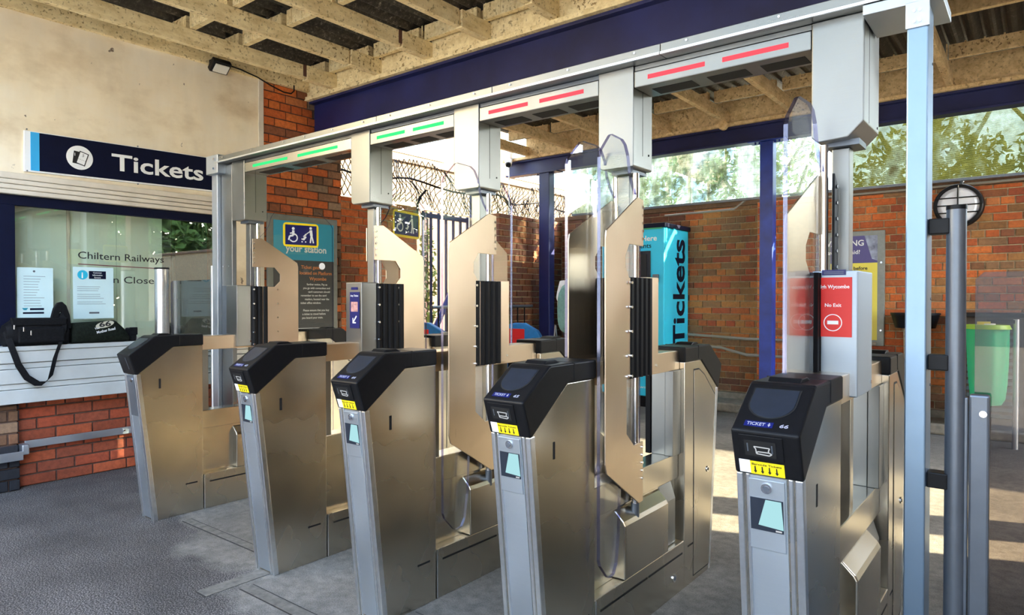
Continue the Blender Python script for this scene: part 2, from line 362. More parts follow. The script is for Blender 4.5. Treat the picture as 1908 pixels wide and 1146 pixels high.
# ------------------------------------------------------------------ bricks
def brick_wall(parent, axis, face, sgn, u0, u1, z0, z1, mat, holes=(), limit=300, near=None, course=.075, soldier=None, off=0, depth=.02, matfn=None, header_every=4):
    """bricks proud of a mortar slab. axis 'X': wall plane x=face, u is y; axis 'Y': plane y=face, u is x."""
    items = []; r = 0; z = z0
    while z < z1 - .02:
        h = min(course, z1 - z) - .010
        head = (r % header_every == header_every - 1)
        L = .1125 if head else .225
        u = u0 - ((r % 2) * L / 2 + off)
        while u < u1 - .005:
            a = max(u, u0) + .005; b = min(u + L, u1) - .005
            if b - a > .02:
                cu, cz = (a + b) / 2, z + h / 2 + .005
                if not any(h0 < cu < h1 and g0 < cz < g1 for h0, h1, g0, g1 in holes): items.append((cu, cz, b - a, h))
            u += L
        z += course; r += 1
    if near is not None: items.sort(key=lambda t: near(t[0], t[1]))
    cache = {}; stuff = {}
    base = ORG.get(parent.name, Vector((0, 0, 0)))
    for i, (cu, cz, w, h) in enumerate(items):
        out = random.uniform(-.002, .003) * 1.0
        mt = matfn(cu, cz) if matfn else mat
        if i < limit:
            key = (round(w, 3), round(h, 3), mt.name)
            me = cache.get(key)
            if me is None:
                c = .004; mb = MB()
                x, y = w / 2, h / 2
                o_ = [(-x, -y), (x, -y), (x, y), (-x, y)]; i_ = [(-x + c, -y + c), (x - c, -y + c), (x - c, y - c), (-x + c, y - c)]
                def P(p, q, d): return (d * sgn, p, q) if axis == 'X' else (p, d * sgn, q)
                vs = [P(p, q, -depth) for p, q in o_] + [P(p, q, -c) for p, q in o_] + [P(p, q, 0) for p, q in i_]
                fs = [(8, 9, 10, 11)]
                for k in range(4):
                    j = (k + 1) % 4; fs += [(k, j, 4 + j, 4 + k), (4 + k, 4 + j, 8 + j, 8 + k)]
                me = bpy.data.meshes.new('brick'); me.from_pydata(vs, [], fs); me.materials.append(mt)
                bm = bmesh.new(); bm.from_mesh(me); bmesh.ops.recalc_face_normals(bm, faces=bm.faces)
                f = max(bm.faces, key=lambda f_: f_.calc_area() if len(f_.verts) == 4 else 0)
                bm.to_mesh(me); bm.free()
                cache[key] = me
            o = bpy.data.objects.new('brick', me); COL.objects.link(o); o.parent = parent
            p = Vector((face + out * sgn, cu, cz)) if axis == 'X' else Vector((cu, face + out * sgn, cz))
            o.location = p - base
        else:
            mb = stuff.setdefault(mt.name, (MB(), mt))[0]; f0 = face + out * sgn; f1 = f0 - depth * sgn
            if axis == 'X': mb.box(f0, f1, cu - w / 2, cu + w / 2, cz - h / 2, cz + h / 2)
            else: mb.box(cu - w / 2, cu + w / 2, f0, f1, cz - h / 2, cz + h / 2)
    for mb, mt in stuff.values():
        s = obj('brickwork', mb, mt, parent); s['kind'] = 'stuff'
    return len(items)

# ================================================================== SETTING
fl = MB(); fl.box(-42, 36, -22, 30, -.12, 0)
floor = struct('floor', fl, FLOOR)
TRC = plain('trench_concrete', (.15, .14, .12), .85, 0, .35, 25); GRV = plain('groove_dark', (.03, .028, .025), .9, 0, .5, 40)  # dark tone for the groove lines beside the strips
# cable-trench strips let into the concrete
for i, (x0, x1, y0, y1) in enumerate([(-3.78, -2.86, 1.80, 1.845), (-2.70, -2.02, 1.53, 1.585), (-2.82, -2.74, 1.40, 1.70), (-1.95, -1.25, 1.80, 1.845)]):
    ts = obj('trench_strip', B(x0, x1, y0, y1, 0, .003), TRC, floor, .001)
    for yy in (y0 - .006, y1): obj('groove', B(x0, x1, yy, yy + .006, .0, .0016), GRV, ts)
KERB = obj('kerb', B(-3.2, 3, 7.25, 7.70, 0, .10), STONE, floor, .02)

# ---- left wall (ticket office)
XW = -5.3
wl_mb = MB()
wl_mb.box(XW - .25, XW - .012, -3.2, 1.36, 0, 3.14); wl_mb.box(XW - .25, XW - .012, 1.36, 2.86, 0, .93)
wl_mb.box(XW - .25, XW - .012, 1.36, 2.86, 1.90, 3.14); wl_mb.box(XW - .25, XW - .012, 2.86, 4.06, 0, 3.14)
wall_left = struct('wall_left', wl_mb, MORTD)
obj('render_panel', B(XW - .012, XW, -3.2, 3.19, 2.05, 3.14), RENDER, wall_left)
obj('render_panel', B(XW - .012, XW, 2.86, 3.19, .93, 2.05), RENDER, wall_left)
obj('trim_board', B(XW - .012, XW + .012, 3.19, 3.235, 0, 3.14), SHUTTER, wall_left, .002)
holes = []
def lmat(u, z):
    if u > 3.78 and random.random() < .55: return BR_BRN
    if z < 1.0 and u > 3.9: return BR_BRN
    return BR_OR
brick_wall(wall_left, 'X', XW, 1, 3.235, 4.06, .0, 3.14, BR_OR, matfn=lmat, course=.0748)
brick_wall(wall_left, 'X', XW, 1, 1.44, 3.18, .0, .60, BR_RED, course=.0748)
# end face of the office wall
we = struct('wall_office_end', B(XW - .6, XW - .012, 4.03, 4.052, 0, 3.14), MORTD)
brick_wall(we, 'Y', 4.06, 1, XW - .6, XW, 0, 3.14, BR_BRN, limit=0)
# pilaster with glazed plinth, far left
pil = struct('trim_1', B(XW - .01, XW + .05, .6, 1.425, 0, .56), MORTD)
brick_wall(pil, 'X', XW + .06, 1, .7, 1.435, .30, .56, BR_BRN)
brick_wall(pil, 'X', XW + .07, 1, .7, 1.44, .0, .30, BR_BLK)
brick_wall(pil, 'Y', 1.435, 1, XW, XW + .06, .0, .56, BR_BLK, limit=0)
# wall plate at ceiling
obj('wall_plate', B(XW, XW + .035, -3.2, 3.95, 3.14, 3.31), TIMB, wall_left, .003)
obj('wall_head', B(XW - .25, XW, -3.2, 4.06, 3.14, 3.36), TIMB, wall_left)

# low brick wall stepping out beyond the office, with mesh on top
wl2 = struct('wall_side', B(-5.85, -5.612, 4.0, 5.35, 0, 2.30), MORT)
brick_wall(wl2, 'X', -5.6, 1, 4.06, 5.35, 0, 2.30, BR_OR, limit=300, near=lambda u, z: -z)
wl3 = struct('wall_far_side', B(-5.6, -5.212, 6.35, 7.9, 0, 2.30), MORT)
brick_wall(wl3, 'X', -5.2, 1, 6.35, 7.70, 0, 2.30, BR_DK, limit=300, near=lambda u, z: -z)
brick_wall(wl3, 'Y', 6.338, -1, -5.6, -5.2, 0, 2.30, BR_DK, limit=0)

# back wall
YB = 7.70
wb_mb = B(-5.3, 9.0, YB + .012, YB + .25, 0, 2.37)
wall_back = struct('wall_back', wb_mb, MORT)
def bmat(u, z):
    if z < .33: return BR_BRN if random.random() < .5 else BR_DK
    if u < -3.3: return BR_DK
    if u > -1.9: return BR_OR if random.random() < .5 else BR_BK
    return BR_BK
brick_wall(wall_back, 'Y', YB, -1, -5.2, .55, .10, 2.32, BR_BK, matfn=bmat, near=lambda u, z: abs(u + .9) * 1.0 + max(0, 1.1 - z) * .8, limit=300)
obj('coping', B(-5.3, 9.0, YB - .03, YB + .26, 2.32, 2.375), BR_BRN, wall_back, .006)
obj('plinth', B(-3.3, .8, YB - .06, YB, 0, .17), STONE, wall_back, .01)
pier = struct('trim_2', B(-2.50, -1.93, YB - .10, YB + .01, 0, 2.33), MORT)
brick_wall(pier, 'Y', YB - .112, -1, -2.50, -1.93, .17, 2.33, BR_OR, limit=300)
brick_wall(pier, 'X', -1.918, 1, YB - .112, YB, .17, 2.33, BR_OR, limit=0)
obj('plinth', B(-2.53, -1.9, YB - .15, YB - .05, 0, .17), STONE, pier, .01)
# unseen wall and pier added on the right to shape the sun patches
wr = MB(); wr.box(2.5, 2.72, -2.5, 4.94, 0, 3.33); wr.box(2.5, 2.72, 5.33, 5.64, 0, 3.33)
wall_sun_blocker = struct('wall_sun_blocker', wr, plain('tan_sun_blocker', (.24, .15, .08), .85, 0, .3, 6))

# ---- canopy roof: corrugated sheet, purlins, joists
cm = MB(); NXC = int((2.7 + 5.35) / .127 * 8); vs = []; fs = []
ys = [.2, 1.1, 3.75, 7.85]
for i in range(NXC + 1):
    x = -5.35 + i * .127 / 8; zc = 3.358 + .026 * math.sin(2 * PI * i / 8)
    for y in ys: vs.append((x, y, zc))
for i in range(NXC):
    for k in range(3): a = i * 4 + k; fs.append((a, a + 4, a + 5, a + 1))
cm.add(vs, fs)
ceiling = struct('ceiling', cm, CORR, smooth=True)
sm = ceiling.modifiers.new('thick', 'SOLIDIFY'); sm.thickness = .004
JX = [-4.92 + i * .588 for i in range(12)]
for i, x in enumerate(JX):
    obj('joist', B(x, x + .05, .3, 3.36, 3.10, 3.215), TIMB, ceiling, .002)
    obj('joist_end', B(x - .004, x + .062, 3.375, 3.68, 3.095, 3.215), TIMB, ceiling, .003)
    if i % 2 == 0: obj('bracket', B(x + .05, x + .056, 3.345, 3.385, 3.12, 3.215), plain('rusty_strap', (.12, .05, .03), .8) if 'rusty_strap' not in MATS else MATS['rusty_strap'], ceiling)
for y in (.5, 1.2, 2.39, 2.80, 3.60):
    for i in range(-1, len(JX)):
        a = (JX[i] + .055) if i >= 0 else XW + .04; b = JX[i + 1] - .005 if i + 1 < len(JX) else 2.5
        obj('purlin', B(a, b, y, y + .045, 3.215, 3.325), TIMB, ceiling, .002)
bat = MB()
for y in (2.39, 2.80, 3.60):
    x = -5.24
    while x < 1.0: bat.box(x, x + .012, y - .004, y, 3.222, 3.325); x += .127
obj('batten', bat, TIMB, ceiling, kind='stuff')
for x0 in JX:
    obj('blocking', B(x0 + .05, x0 + .588, 3.68, 3.71, 3.10, 3.33), TIMB, ceiling, .002)
obj('blocking', B(XW, JX[0], 3.68, 3.71, 3.10, 3.33), TIMB, ceiling, .002)
RJ = [-1.98 - .6575 * 5 + .6575 * i for i in range(12)]
for i, x in enumerate(RJ):
    obj('joist', B(x, x + .05, 3.85, 6.97, 3.10, 3.215), TIMB2, ceiling, .002)
for y in (4.45, 5.54, 6.53):
    for i in range(len(RJ) - 1):
        obj('purlin', B(RJ[i] + .055, RJ[i + 1] - .005, y, y + .045, 3.215, 3.325), TIMB2, ceiling, .002)
bat = MB()
for y in (4.45, 5.54, 6.53):
    x = -5.2
    while x < 1.5: bat.box(x, x + .012, y - .004, y, 3.222, 3.335); x += .127
obj('batten', bat, TIMB2, ceiling, kind='stuff')
for i in range(len(RJ) - 1):
    obj('blocking', B(RJ[i], RJ[i + 1], 6.97, 7.0, 3.097, 3.33), TIMB2, ceiling, .002)

# ---- blue steel beams and columns
def ibeam(name, label, x0, x1, yc, z0, z1, w, fmat):
    t = thing(name, label, 'beam', (x0, yc, z0))
    obj('web', B(x0, x1, yc - .012, yc + .012, z0 + .02, z1 - .02), BLUE, t)
    obj('flange', B(x0, x1, yc - w / 2, yc + w / 2, z0, z0 + .022), BLUE, t, .003)
    obj('flange', B(x0, x1, yc - w / 2, yc + w / 2, z1 - .022, z1), BLUE, t, .003)
    obj('timber_plate', B(x0 - .02, x1, yc - w / 2 - .04, yc + w / 2 + .03, z1, z1 + .035), fmat, t, .003)
    return t
ibeam('steel_beam', 'deep navy blue steel beam crossing overhead above the gate header', XW, 2.5, 3.77, 2.745, 3.062, .14, TIMB)
ibeam('steel_beam', 'shallower navy blue steel beam over the rear wall glazing', -5.62, 2.5, 7.05, 2.87, 3.062, .14, TIMB2)
def column(label, x0, x1, y0, y1, z1, mat):
    t = thing('steel_column', label, 'column', ((x0 + x1) / 2, (y0 + y1) / 2, 0))
    obj('shaft', B(x0, x1, y0, y1, 0, z1), mat, t, .006)
    obj('base_plate', B(x0 - .05, x1 + .05, y0 - .04, y1 + .04, 0, .015), mat, t)
    c = obj('cap_plate', B(x0 - .12, x1 + .12, y0 - .02, y1 + .02, z1, z1 + .01), mat, t)
    for k in (-.1, -.06, .06, .1):
        obj('bolt', MB().cyl(((x0 + x1) / 2 + k + (.02 if k > 0 else -.02), y0 + .03, z1 - .02), ((x0 + x1) / 2 + k + (.02 if k > 0 else -.02), y0 + .03, z1 + .035), .009, 8), mat, t)
    return t
column('bright blue scuffed column in front of the orange brick pier', -2.275, -2.145, 6.98, 7.10, 2.86, BLUE2)
column('dark navy column standing left of the person by the dark brick corner', -5.07, -4.91, 6.98, 7.10, 2.86, BLUE)

# ---- rear glazing between wall and beam
t = thing('glazing_panel', 'streaky pale translucent glazing above the brick wall, left of the blue column', 'glazing', (-4.9, 7.5, 2.38))
obj('sheet', B(-4.9, -2.2, 7.50, 7.506, 2.375, 3.05), GLZ1, t)
obj('sill_bar', B(-4.9, -2.2, 7.48, 7.53, 2.35, 2.375), GREYMET, t)
wm = MB()
x = -4.9
for i in range(36): wm.cyl((-4.9 + i * .075, 7.497, 2.375), (-4.9 + i * .075, 7.497, 3.05), .0012, 3)
for i in range(9): wm.cyl((-4.9, 7.497, 2.40 + i * .075), (-2.2, 7.497, 2.40 + i * .075), .0012, 3)
obj('wire_grid', wm, GREYMET, t, kind='stuff')
def ribbed(label, x0, x1, mat):
    t = thing('ribbed_sheet', label, 'glazing', (x0, 7.5, 2.38)); m = MB(); n = 60; vs = []; fs = []
    for i in range(n * 4 + 1):
        z = 2.375 + .70 * i / (n * 4); d = .005 * math.sin(2 * PI * i / 4)
        vs += [(x0, 7.5 + d, z), (x1, 7.5 + d, z)]
    for i in range(n * 4): fs.append((2 * i, 2 * i + 1, 2 * i + 3, 2 * i + 2))
    m.add(vs, fs); obj('sheet', m, mat, t, smooth=True)
    obj('sill_bar', B(x0, x1, 7.48, 7.53, 2.35, 2.375), GREYMET, t)
ribbed('pale ribbed translucent sheet immediately right of the bright blue column', -2.12, -1.62, GLZ1)
ribbed('yellow-green algae stained ribbed sheet above the orange brick wall', -1.60, 2.4, GLZ2)

# ================================================================== TICKET GATES
def slant(m, xa, xb, p0, p1, s0, s1, o0, o1, mi=0):
    p0 = Vector((0,) + p0); p1 = Vector((0,) + p1); d = (p1 - p0).normalized(); n = Vector((0, -d.z, d.y))
    vs = []
    for x in (xa, xb):
        for s_, o_ in ((s0, o0), (s1, o0), (s1, o1), (s0, o1)):
            q = p0 + d * s_ + n * o_; vs.append((x, q.y, q.z))
    m.add(vs, [(0, 1, 2, 3), (7, 6, 5, 4), (0, 4, 5, 1), (1, 5, 6, 2), (2, 6, 7, 3), (3, 7, 4, 0)], mi); return m
LO = ((1.70, 0), (1.61, .835)); MID = ((1.602, .833), (1.566, .942)); TOP = ((1.566, .942), (1.700, 1.037))
def on(pl, x, s, o=0):
    p0 = Vector((0,) + pl[0]); p1 = Vector((0,) + pl[1]); d = (p1 - p0).normalized(); n = Vector((0, -d.z, d.y))
    q = p0 + d * s + n * o; return Vector((x, q.y, q.z)), d, n
def mirror(mb, yc=2.35):
    r = MB(); r.v = [(x, 2 * yc - y, z) for x, y, z in mb.v]; r.f = [f[::-1] for f in mb.f]; r.m = list(mb.m); return r

def leaf(gate, px, py, ang, sy, side, wide=False, sign=None):
    """swing leaf: pivot px,py; ang degrees; sy -1 towards camera, +1 away; side +1: lane on +x"""
    a = math.radians(ang); d = Vector((math.sin(a), sy * math.cos(a), 0)); n = Vector((abs(d.y), -d.x if d.y > 0 else d.x, 0))
    if n.dot(d) > 1e-6: n = Vector((d.y, -d.x, 0)) * (1 if d.y > 0 else -1)
    fn = lambda u, z, w: tuple(Vector((px, py, 0)) + d * u + n * w * side + Vector((0, 0, z)))
    E = .255 if wide else .308; G = .50 if wide else .335
    pl = [(-.04, 1.63), (.02, 1.635), (E - .006, 1.485), (E, 1.46), (E, .68), (E - .012, .645), (.0, .47), (-.04, .47), (-.04, .70), (.05, .70), (.122, .755), (.122, .958), (-.04, .958), (-.04, 1.328), (.10, 1.328), (.135, 1.365), (.135, 1.41), (.10, 1.452), (-.04, 1.452)]
    lf = obj('gate_leaf', MB().prism(pl, fn, .010, .016), STEELP, gate, .0015)
    gl = [(-.03, 1.60), (.045, 1.68), (.068, 1.72), (.085, 1.78), (.11, 1.815), (.14, 1.828), (G - .10, 1.828), (G - .085, 1.822), (G - .012, 1.755), (G, 1.73), (G, .36), (G - .01, .335), (G - .07, .275), (G - .09, .268), (G - .125, .27), (G - .15, .30), (.165 + (G - .335), .40), (.155 + (G - .335), .56), (.10, .62), (.0, .62), (-.03, .66)]
    obj('glass', MB().prism(gl, fn, -.004, .008, 0, 1), [GLASS, GEDGE], lf)
    sc = MB()
    for z in (1.60, 1.57, 1.54, 1.51, 1.48, .56, .59, .62, .65, .68): 
        c = Vector(fn(-.03, z, .016)); sc.cyl(c, c + n * side * .004, .0055, 8)
    for z in (1.31, 1.22, 1.13, 1.04, .965):
        c = Vector(fn(.118, z, .016)); sc.cyl(c, c + n * side * .004, .0055, 8)
    obj('screw', sc, CHROME, lf, kind='stuff')
    if sign:
        u0, u1, z0, z1 = sign
        rr = .02; yb = [(u0, z0 + rr), (u0 + rr * .3, z0 + rr * .3), (u0 + rr, z0), (u1 - rr, z0), (u1 - rr * .3, z0 + rr * .3), (u1, z0 + rr), (u1, z1 - rr), (u1 - rr * .3, z1 - rr * .3), (u1 - rr, z1), (u0 + rr, z1), (u0 + rr * .3, z1 - rr * .3), (u0, z1 - rr)]
        w0 = .0085 if side > 0 else -.0085
        sg = 1 if side > 0 else -1
        obj('sign_border', MB().prism(yb, fn, w0, w0 + .001 * sg), YEL, lf)
        b = .014
        obj('sign_plate', MB().prism([(u0 + b, z0 + b), (u1 - b, z0 + b), (u1 - b, z1 - b), (u0 + b, z1 - b)], fn, w0, w0 + .0015 * sg), NAVYS, lf)
        # wheelchair and pushchair pictograms
        pm = MB(); W0 = w0 + .0015 * sg; W1 = w0 + .0022 * sg
        def poly(pts): pm.prism([(u0 + (p if sy > 0 else p), z0 + q) for p, q in pts], fn, W0, W1)
        def circ(cx, cz, r, k=12): poly([(cx + r * math.cos(2 * PI * i / k), cz + r * math.sin(2 * PI * i / k)) for i in range(k)])
        def bar(ax, az, bx, bz, r):
            dx, dz = bx - ax, bz - az; L = math.hypot(dx, dz); nx, nz = -dz / L * r, dx / L * r
            poly([(ax + nx, az + nz), (bx + nx, bz + nz), (bx - nx, bz - nz), (ax - nx, az - nz)])
        circ(.067, .120, .0095); bar(.067, .108, .067, .075, .008); bar(.067, .092, .045, .088, .004); bar(.067, .075, .043, .070, .006); bar(.043, .070, .036, .044, .005)
        for i in range(14):
            a0 = -2.6 + i * .3; a1 = a0 + .3
            bar(.068 + .026 * math.cos(a0), .060 + .026 * math.sin(a0), .068 + .026 * math.cos(a1), .060 + .026 * math.sin(a1), .004)
        circ(.185, .128, .009); bar(.186, .116, .190, .078, .009); bar(.189, .080, .182, .030, .0045); bar(.192, .080, .204, .030, .0045)
        bar(.182, .108, .150, .085, .003); bar(.150, .085, .135, .070, .003); bar(.152, .072, .135, .050, .007); circ(.150, .083, .006); circ(.126, .036, .005); circ(.150, .036, .005); bar(.122, .055, .140, .050, .004)
        pg = obj('pictogram', pm, WHITE, lf); pg['kind'] = 'stuff'
    if gate.name.endswith('.004'):
        obj('hinge_strip', MB().prism([(-.045, 1.325), (-.005, 1.325), (-.005, 1.64), (-.045, 1.60)], fn, -.030, -.022), RUB, lf, .001)
        hs = MB()
        for z in (1.60, 1.55, 1.50, 1.45, 1.40, 1.35):
            c = Vector(fn(-.022, z, -.030)); hs.cyl(c, c - n * side * .004, .0055, 8)
        obj('screw', hs, CHROME, lf, kind='stuff')
    if wide:
        obj('round_sticker', MB().prism([(.422 + .021 * math.cos(2 * PI * i / 24), 1.47 + .023 * math.sin(2 * PI * i / 24)) for i in range(24)], fn, .0085 * side, .0095 * side), WHITE, lf)
    # hub tubes above and below
    for z0, z1 in ((1.33, 1.728), (.46, .955)):
        hb = obj('pivot_tube', MB().cyl((px, py, z0), (px, py, z1), .013, 16), CHROME, gate, smooth=True)
    obj('pivot_foot', MB().cyl((px, py, .40), (px, py, .47), .016, 16), GREYMET, gate, smooth=True)
    return lf
NAVYS = plain('blue_sign', (.008, .010, .11), .35)

def gate(xr, label, number=None, left=None, right=None, sideplate=None, front_rail=True, box_front=False):
    Wd = .150; xl = xr - Wd; xm = xr - Wd / 2
    g = thing('ticket_gate', label, 'ticket gate', (xm, 2.35, 0), 'ticket gates in the row')
    body = [(1.70, 0), (1.98, 0), (1.98, .977), (1.81, .977), (1.612, .835)]
    capp = [(1.614, .831), (1.602, .833), (1.566, .942), (1.700, 1.037), (1.712, 1.042), (1.984, 1.042), (1.984, .977), (1.81, .977)]
    for fl_ in (False, True):
        T = mirror if fl_ else (lambda q: q)
        obj('cabinet', T(MB().prism(body, YZ, xl, xr)), STEEL, g, .003)
        cp = obj('cap', T(MB().prism(capp, YZ, xl - .003, xr + .004)), BLACK, g, .006, seg=3)
        obj('seam', T(B(xl - .0045, xr + .0055, 1.842, 1.845, .985, 1.043)), DARK, cp)
        m = MB()
        for xa, xb in ((xr - .031, xr - .021), (xr - .016, xr + .0015), (xl + .021, xl + .029), (xl - .0015, xl + .013)):
            slant(m, xa, xb, *LO, 0.0, .838, -.02, .005)
        obj('edge_trim', T(m), ALU, g, .0025)
        fp = obj('front_panel', T(slant(MB(), xl + .026, xr - .036, *LO, .01, .834, -.004, .0015)), FRONT, g, .001)
        # side slots
        obj('side_slot', T(B(xr - .001, xr + .0006, 1.727, 1.739, .745, .80)), DARK, g)
        obj('side_slot', T(B(xr - .001, xr + .0006, 1.875, 1.945, .168, .176)), DARK, g)
        # raised finger bar on top of the cap
        obj('ridge', T(MB().prism([(1.735, 1.04), (1.75, 1.052), (1.80, 1.052), (1.83, 1.04)], YZ, xl + .03, xr - .04)), BLACK, cp, .003)
        # reader pad: flat far edge, round near edge
        pts = [(-.052, .147), (.052, .147)]; k = 16
        for i in range(k + 1):
            th = -PI * i / k; pts.append((.052 * math.cos(th), .098 + .050 * math.sin(th)))
        def pf(p, q, o_):
            P_, d, n = on(TOP, xm - .004 + p, q, o_); return tuple(P_)
        obj('pad_rim', T(MB().prism([(p * 1.08, .098 + (q - .098) * 1.07) for p, q in pts], pf, .0, .0012)), DARK, cp)
        obj('reader_pad', T(MB().prism(pts, pf, .0012, .0022)), PAD, cp, .0006)
    # access door on the rear cabinet side
    door = [(2.815, .03), (2.985, .03), (3.055, .80), (2.93, .905), (2.87, .935), (2.815, .935)]
    def sh(k): 
        cy, cz = 2.92, .48; return [(cy + (p - cy) * k, cz + (q - cz) * (1 + (k - 1) * .4)) for p, q in door]
    obj('door_gap', MB().prism(sh(1.035), YZ, xr - .001, xr + .0008), DARK, g)
    dr = obj('access_door', MB().prism(door, YZ, xr, xr + .0025), STEEL, g, .001)
    obj('lock', MB().cyl((xr + .002, 2.965, .47), (xr + .006, 2.965, .47), .013, 16), CHROME, dr, smooth=True)
    obj('lock_hole', MB().cyl((xr + .006, 2.965, .47), (xr + .0068, 2.965, .47), .007, 12), DARK, dr)
    # end panels of front part
    front = 'front'
    if number:
        pn = obj('reader_panel', slant(MB(), xl + .011 + .016, xr - .040, *LO, .655, .828, .0015, .0045), FRONT, g, .0012)
        P_, d, n = on(LO, xm - .006, .808, .0045); obj('key_ring', MB().cyl(P_, P_ + n * .004, .0125, 20), CHROME, pn, smooth=True)
        obj('key_barrel', MB().cyl(P_ + n * .004, P_ + n * .0055, .007, 14), GREYMET, pn)
        sc = obj('scanner_window', slant(MB(), xl + .030, xr - .044, *LO, .703, .782, .0045, .006), PAD, g)
        def sf(p, q, o_): return tuple(on(LO, p, q, o_)[0])
        x0 = xl + .03; obj('lit_area', MB().prism([(x0 + .018, .716), (x0 + .076, .712), (x0 + .072, .780), (x0 + .036, .780)], sf, .006, .0066), SCREEN, sc)
        obj('lit_label', slant(MB(), xr - .062, xr - .048, *LO, .7055, .7095, .006, .0066), SLOTL, sc)
        # ticket slot module
        fr = obj('slot_module', slant(MB(), xl + .016, xr - .034, *MID, .044, .106, 0, .003), BLACK, g, .0015)
        obj('slot_mouth', slant(MB(), xl + .028, xr - .050, *MID, .053, .093, .003, .0036), DARK, fr)
        for xx in (xl + .034, xr - .060): obj('guide_light', slant(MB(), xx, xx + .003, *MID, .064, .085, .0036, .0044), GREYMET, fr)
        def mf(p, q, o_): return tuple(on(MID, p, q, o_)[0])
        ic = MB(); x0 = xl + .050
        def seg(a, b, r=.0013):
            dx, dz = b[0] - a[0], b[1] - a[1]; L = math.hypot(dx, dz); nx, nz = -dz / L * r, dx / L * r
            ic.prism([(a[0] + nx, a[1] + nz), (b[0] + nx, b[1] + nz), (b[0] - nx, b[1] - nz), (a[0] - nx, a[1] - nz)], mf, .0036, .0042)
        pts = [(x0, .078), (x0 + .036, .077), (x0 + .033, .070), (x0 + .033, .0655), (x0 + .008, .0655), (x0 + .005, .060), (x0 + .034, .058), (x0 + .040, .062)]
        for a, b in zip(pts, pts[1:]): seg(a, b)
        seg(pts[0], (x0 + .004, .072)); seg((x0 + .004, .072), (x0 + .005, .060)); seg((x0 + .033, .066), (x0 + .040, .062))
        obj('ticket_symbol', ic, SLOTL, fr)
        # yellow label, four arrows
        lb = obj('barcode_label', slant(MB(), xl + .036, xr - .036, *MID, .0035, .037, .0002, .0012), YEL, g)
        obj('label_end', slant(MB(), xl + .010, xl + .036, *MID, .0045, .038, .0002, .0012), WHITE, g)
        P_, d, n = on(MID, xl + .040, .0275, .0012)
        obj('lettering', text_mb('Barcode Tickets', P_, (1, 0, 0), d, w=.068, h=.0055), INK, lb)
        am = MB()
        for k in range(4):
            xx = xl + .047 + k * .0165
            am.prism([(xx - .0012, .025), (xx + .0012, .025), (xx + .0018, .013), (xx + .004, .013), (xx, .0065), (xx - .004, .013), (xx - .0018, .013)], mf, .0012, .0017)
        obj('arrow', am, INK, lb)
        # display on the sloping top
        dp = obj('display_strip', slant(MB(), xl + .024, xl + .090, *TOP, .016, .034, .0003, .0010), NAVYP, g)
        P_, d, n = on(TOP, xl + .030, .0205, .0010); obj('lettering', text_mb('TICKET', P_, (1, 0, 0), d, w=.042, h=.010, bold=.01), DISPT, dp)
        def tf(p, q, o_): return tuple(on(TOP, p, q, o_)[0])
        xx = xl + .081; obj('arrow', MB().prism([(xx - .0012, .031), (xx + .0012, .031), (xx + .0012, .026), (xx + .0035, .026), (xx, .019), (xx - .0035, .026), (xx - .0012, .026)], tf, .0010, .0016), DISPT, dp)
        P_, d, n = on(TOP, xr - .045, .0205, .0010); obj('gate_number', text_mb(number, P_, (1, 0, 0), d, w=.019, h=.011, bold=.015, shear=.15), DISPT, g)
    else:
        pn = obj('reader_panel', slant(MB(), xl + .027, xr - .040, *LO, .60, .828, .0015, .004), GREYMET, g, .0012)
        obj('key_ring', MB().cyl(on(LO, xm + .01, .805, .004)[0], on(LO, xm + .01, .805, .008)[0], .012, 16), CHROME, pn, smooth=True)
        obj('status_slot', slant(MB(), xr - .052, xr - .046, *MID, .03, .10, .0005, .0015), SLOTL if False else GREYMET, g)
    # kick panel between the cabinets
    kp = obj('kick_panel', B(xl + .002, xr - .0005, 1.985, 2.718, .0, .208), STEEL, g, .003)
    obj('panel_edge', B(xr - .001, xr + .002, 1.984, 1.990, .0, .205), ALU, kp)
    for y0, y1 in ((2.02, 2.375), (2.385, 2.70)): obj('vent_slot', B(xr - .001, xr + .0006, y0, y1, .155, .163), DARK, kp)
    obj('lock', MB().cyl((xr - .001, 2.618, .078), (xr + .004, 2.618, .078), .017, 20), CHROME, kp, smooth=True)
    obj('lock_core', MB().cyl((xr + .004, 2.618, .078), (xr + .005, 2.618, .078), .009, 14), GREYMET, kp)
    obj('inner_wall', B(xl + .045, xr - .045, 1.98, 2.718, .208, .475), STEEL, g, .002)
    obj('waist_band', B(xl + .030, xr - .030, 1.98, 2.718, .475, .582), STEEL, g, .003)
    for sd in (1, -1):
        xf = xr if sd > 0 else xl; xi = xm
        hp = [(xi, .209), (xf + .004 * sd, .209), (xf + .004 * sd, .410), (xf - .004 * sd, .425), (xf - .042 * sd, .462), (xi, .462)]
        obj('drive_housing', MB().prism(hp, XZ, 2.19, 2.555), STEEL, g, .006, seg=3)
        hp2 = [(xi, .209), (xf - .022 * sd, .209), (xf - .022 * sd, .40), (xf - .045 * sd, .47), (xi, .47)]
        obj('side_pocket', MB().prism(hp2, XZ, 2.556, 2.68), STEELH, g, .006)
    # uprights and rails
    for x0, x1, y0, y1, mt in ((xm - .045, xm + .045, 1.985, 2.03, STEELH), (xl + .004, xl + .028, 2.64, 2.72, RUB), (xl + .030, xm + .018, 2.646, 2.72, STEELH), (xm + .020, xr - .018, 2.640, 2.72, STEELH)):
        obj('upright', B(x0, x1, y0, y1, .582, .945), mt, g, .002)
    obj('top_rail', B(xm - .05, xm + .05, 1.985, 2.718, .945, 1.028), STEELP, g, .003)
    obj('centre_post', B(xm - .028, xm + .028, 2.33, 2.37, .46, .96), STEEL, g, .002)
    obj('upper_post', B(xm - .030, xm + .022, 2.32, 2.375, 1.30, 1.728), STEELH, g, .003)
    # housing box with ribbed rubber sleeves
    away = (right or left)[3] > 0
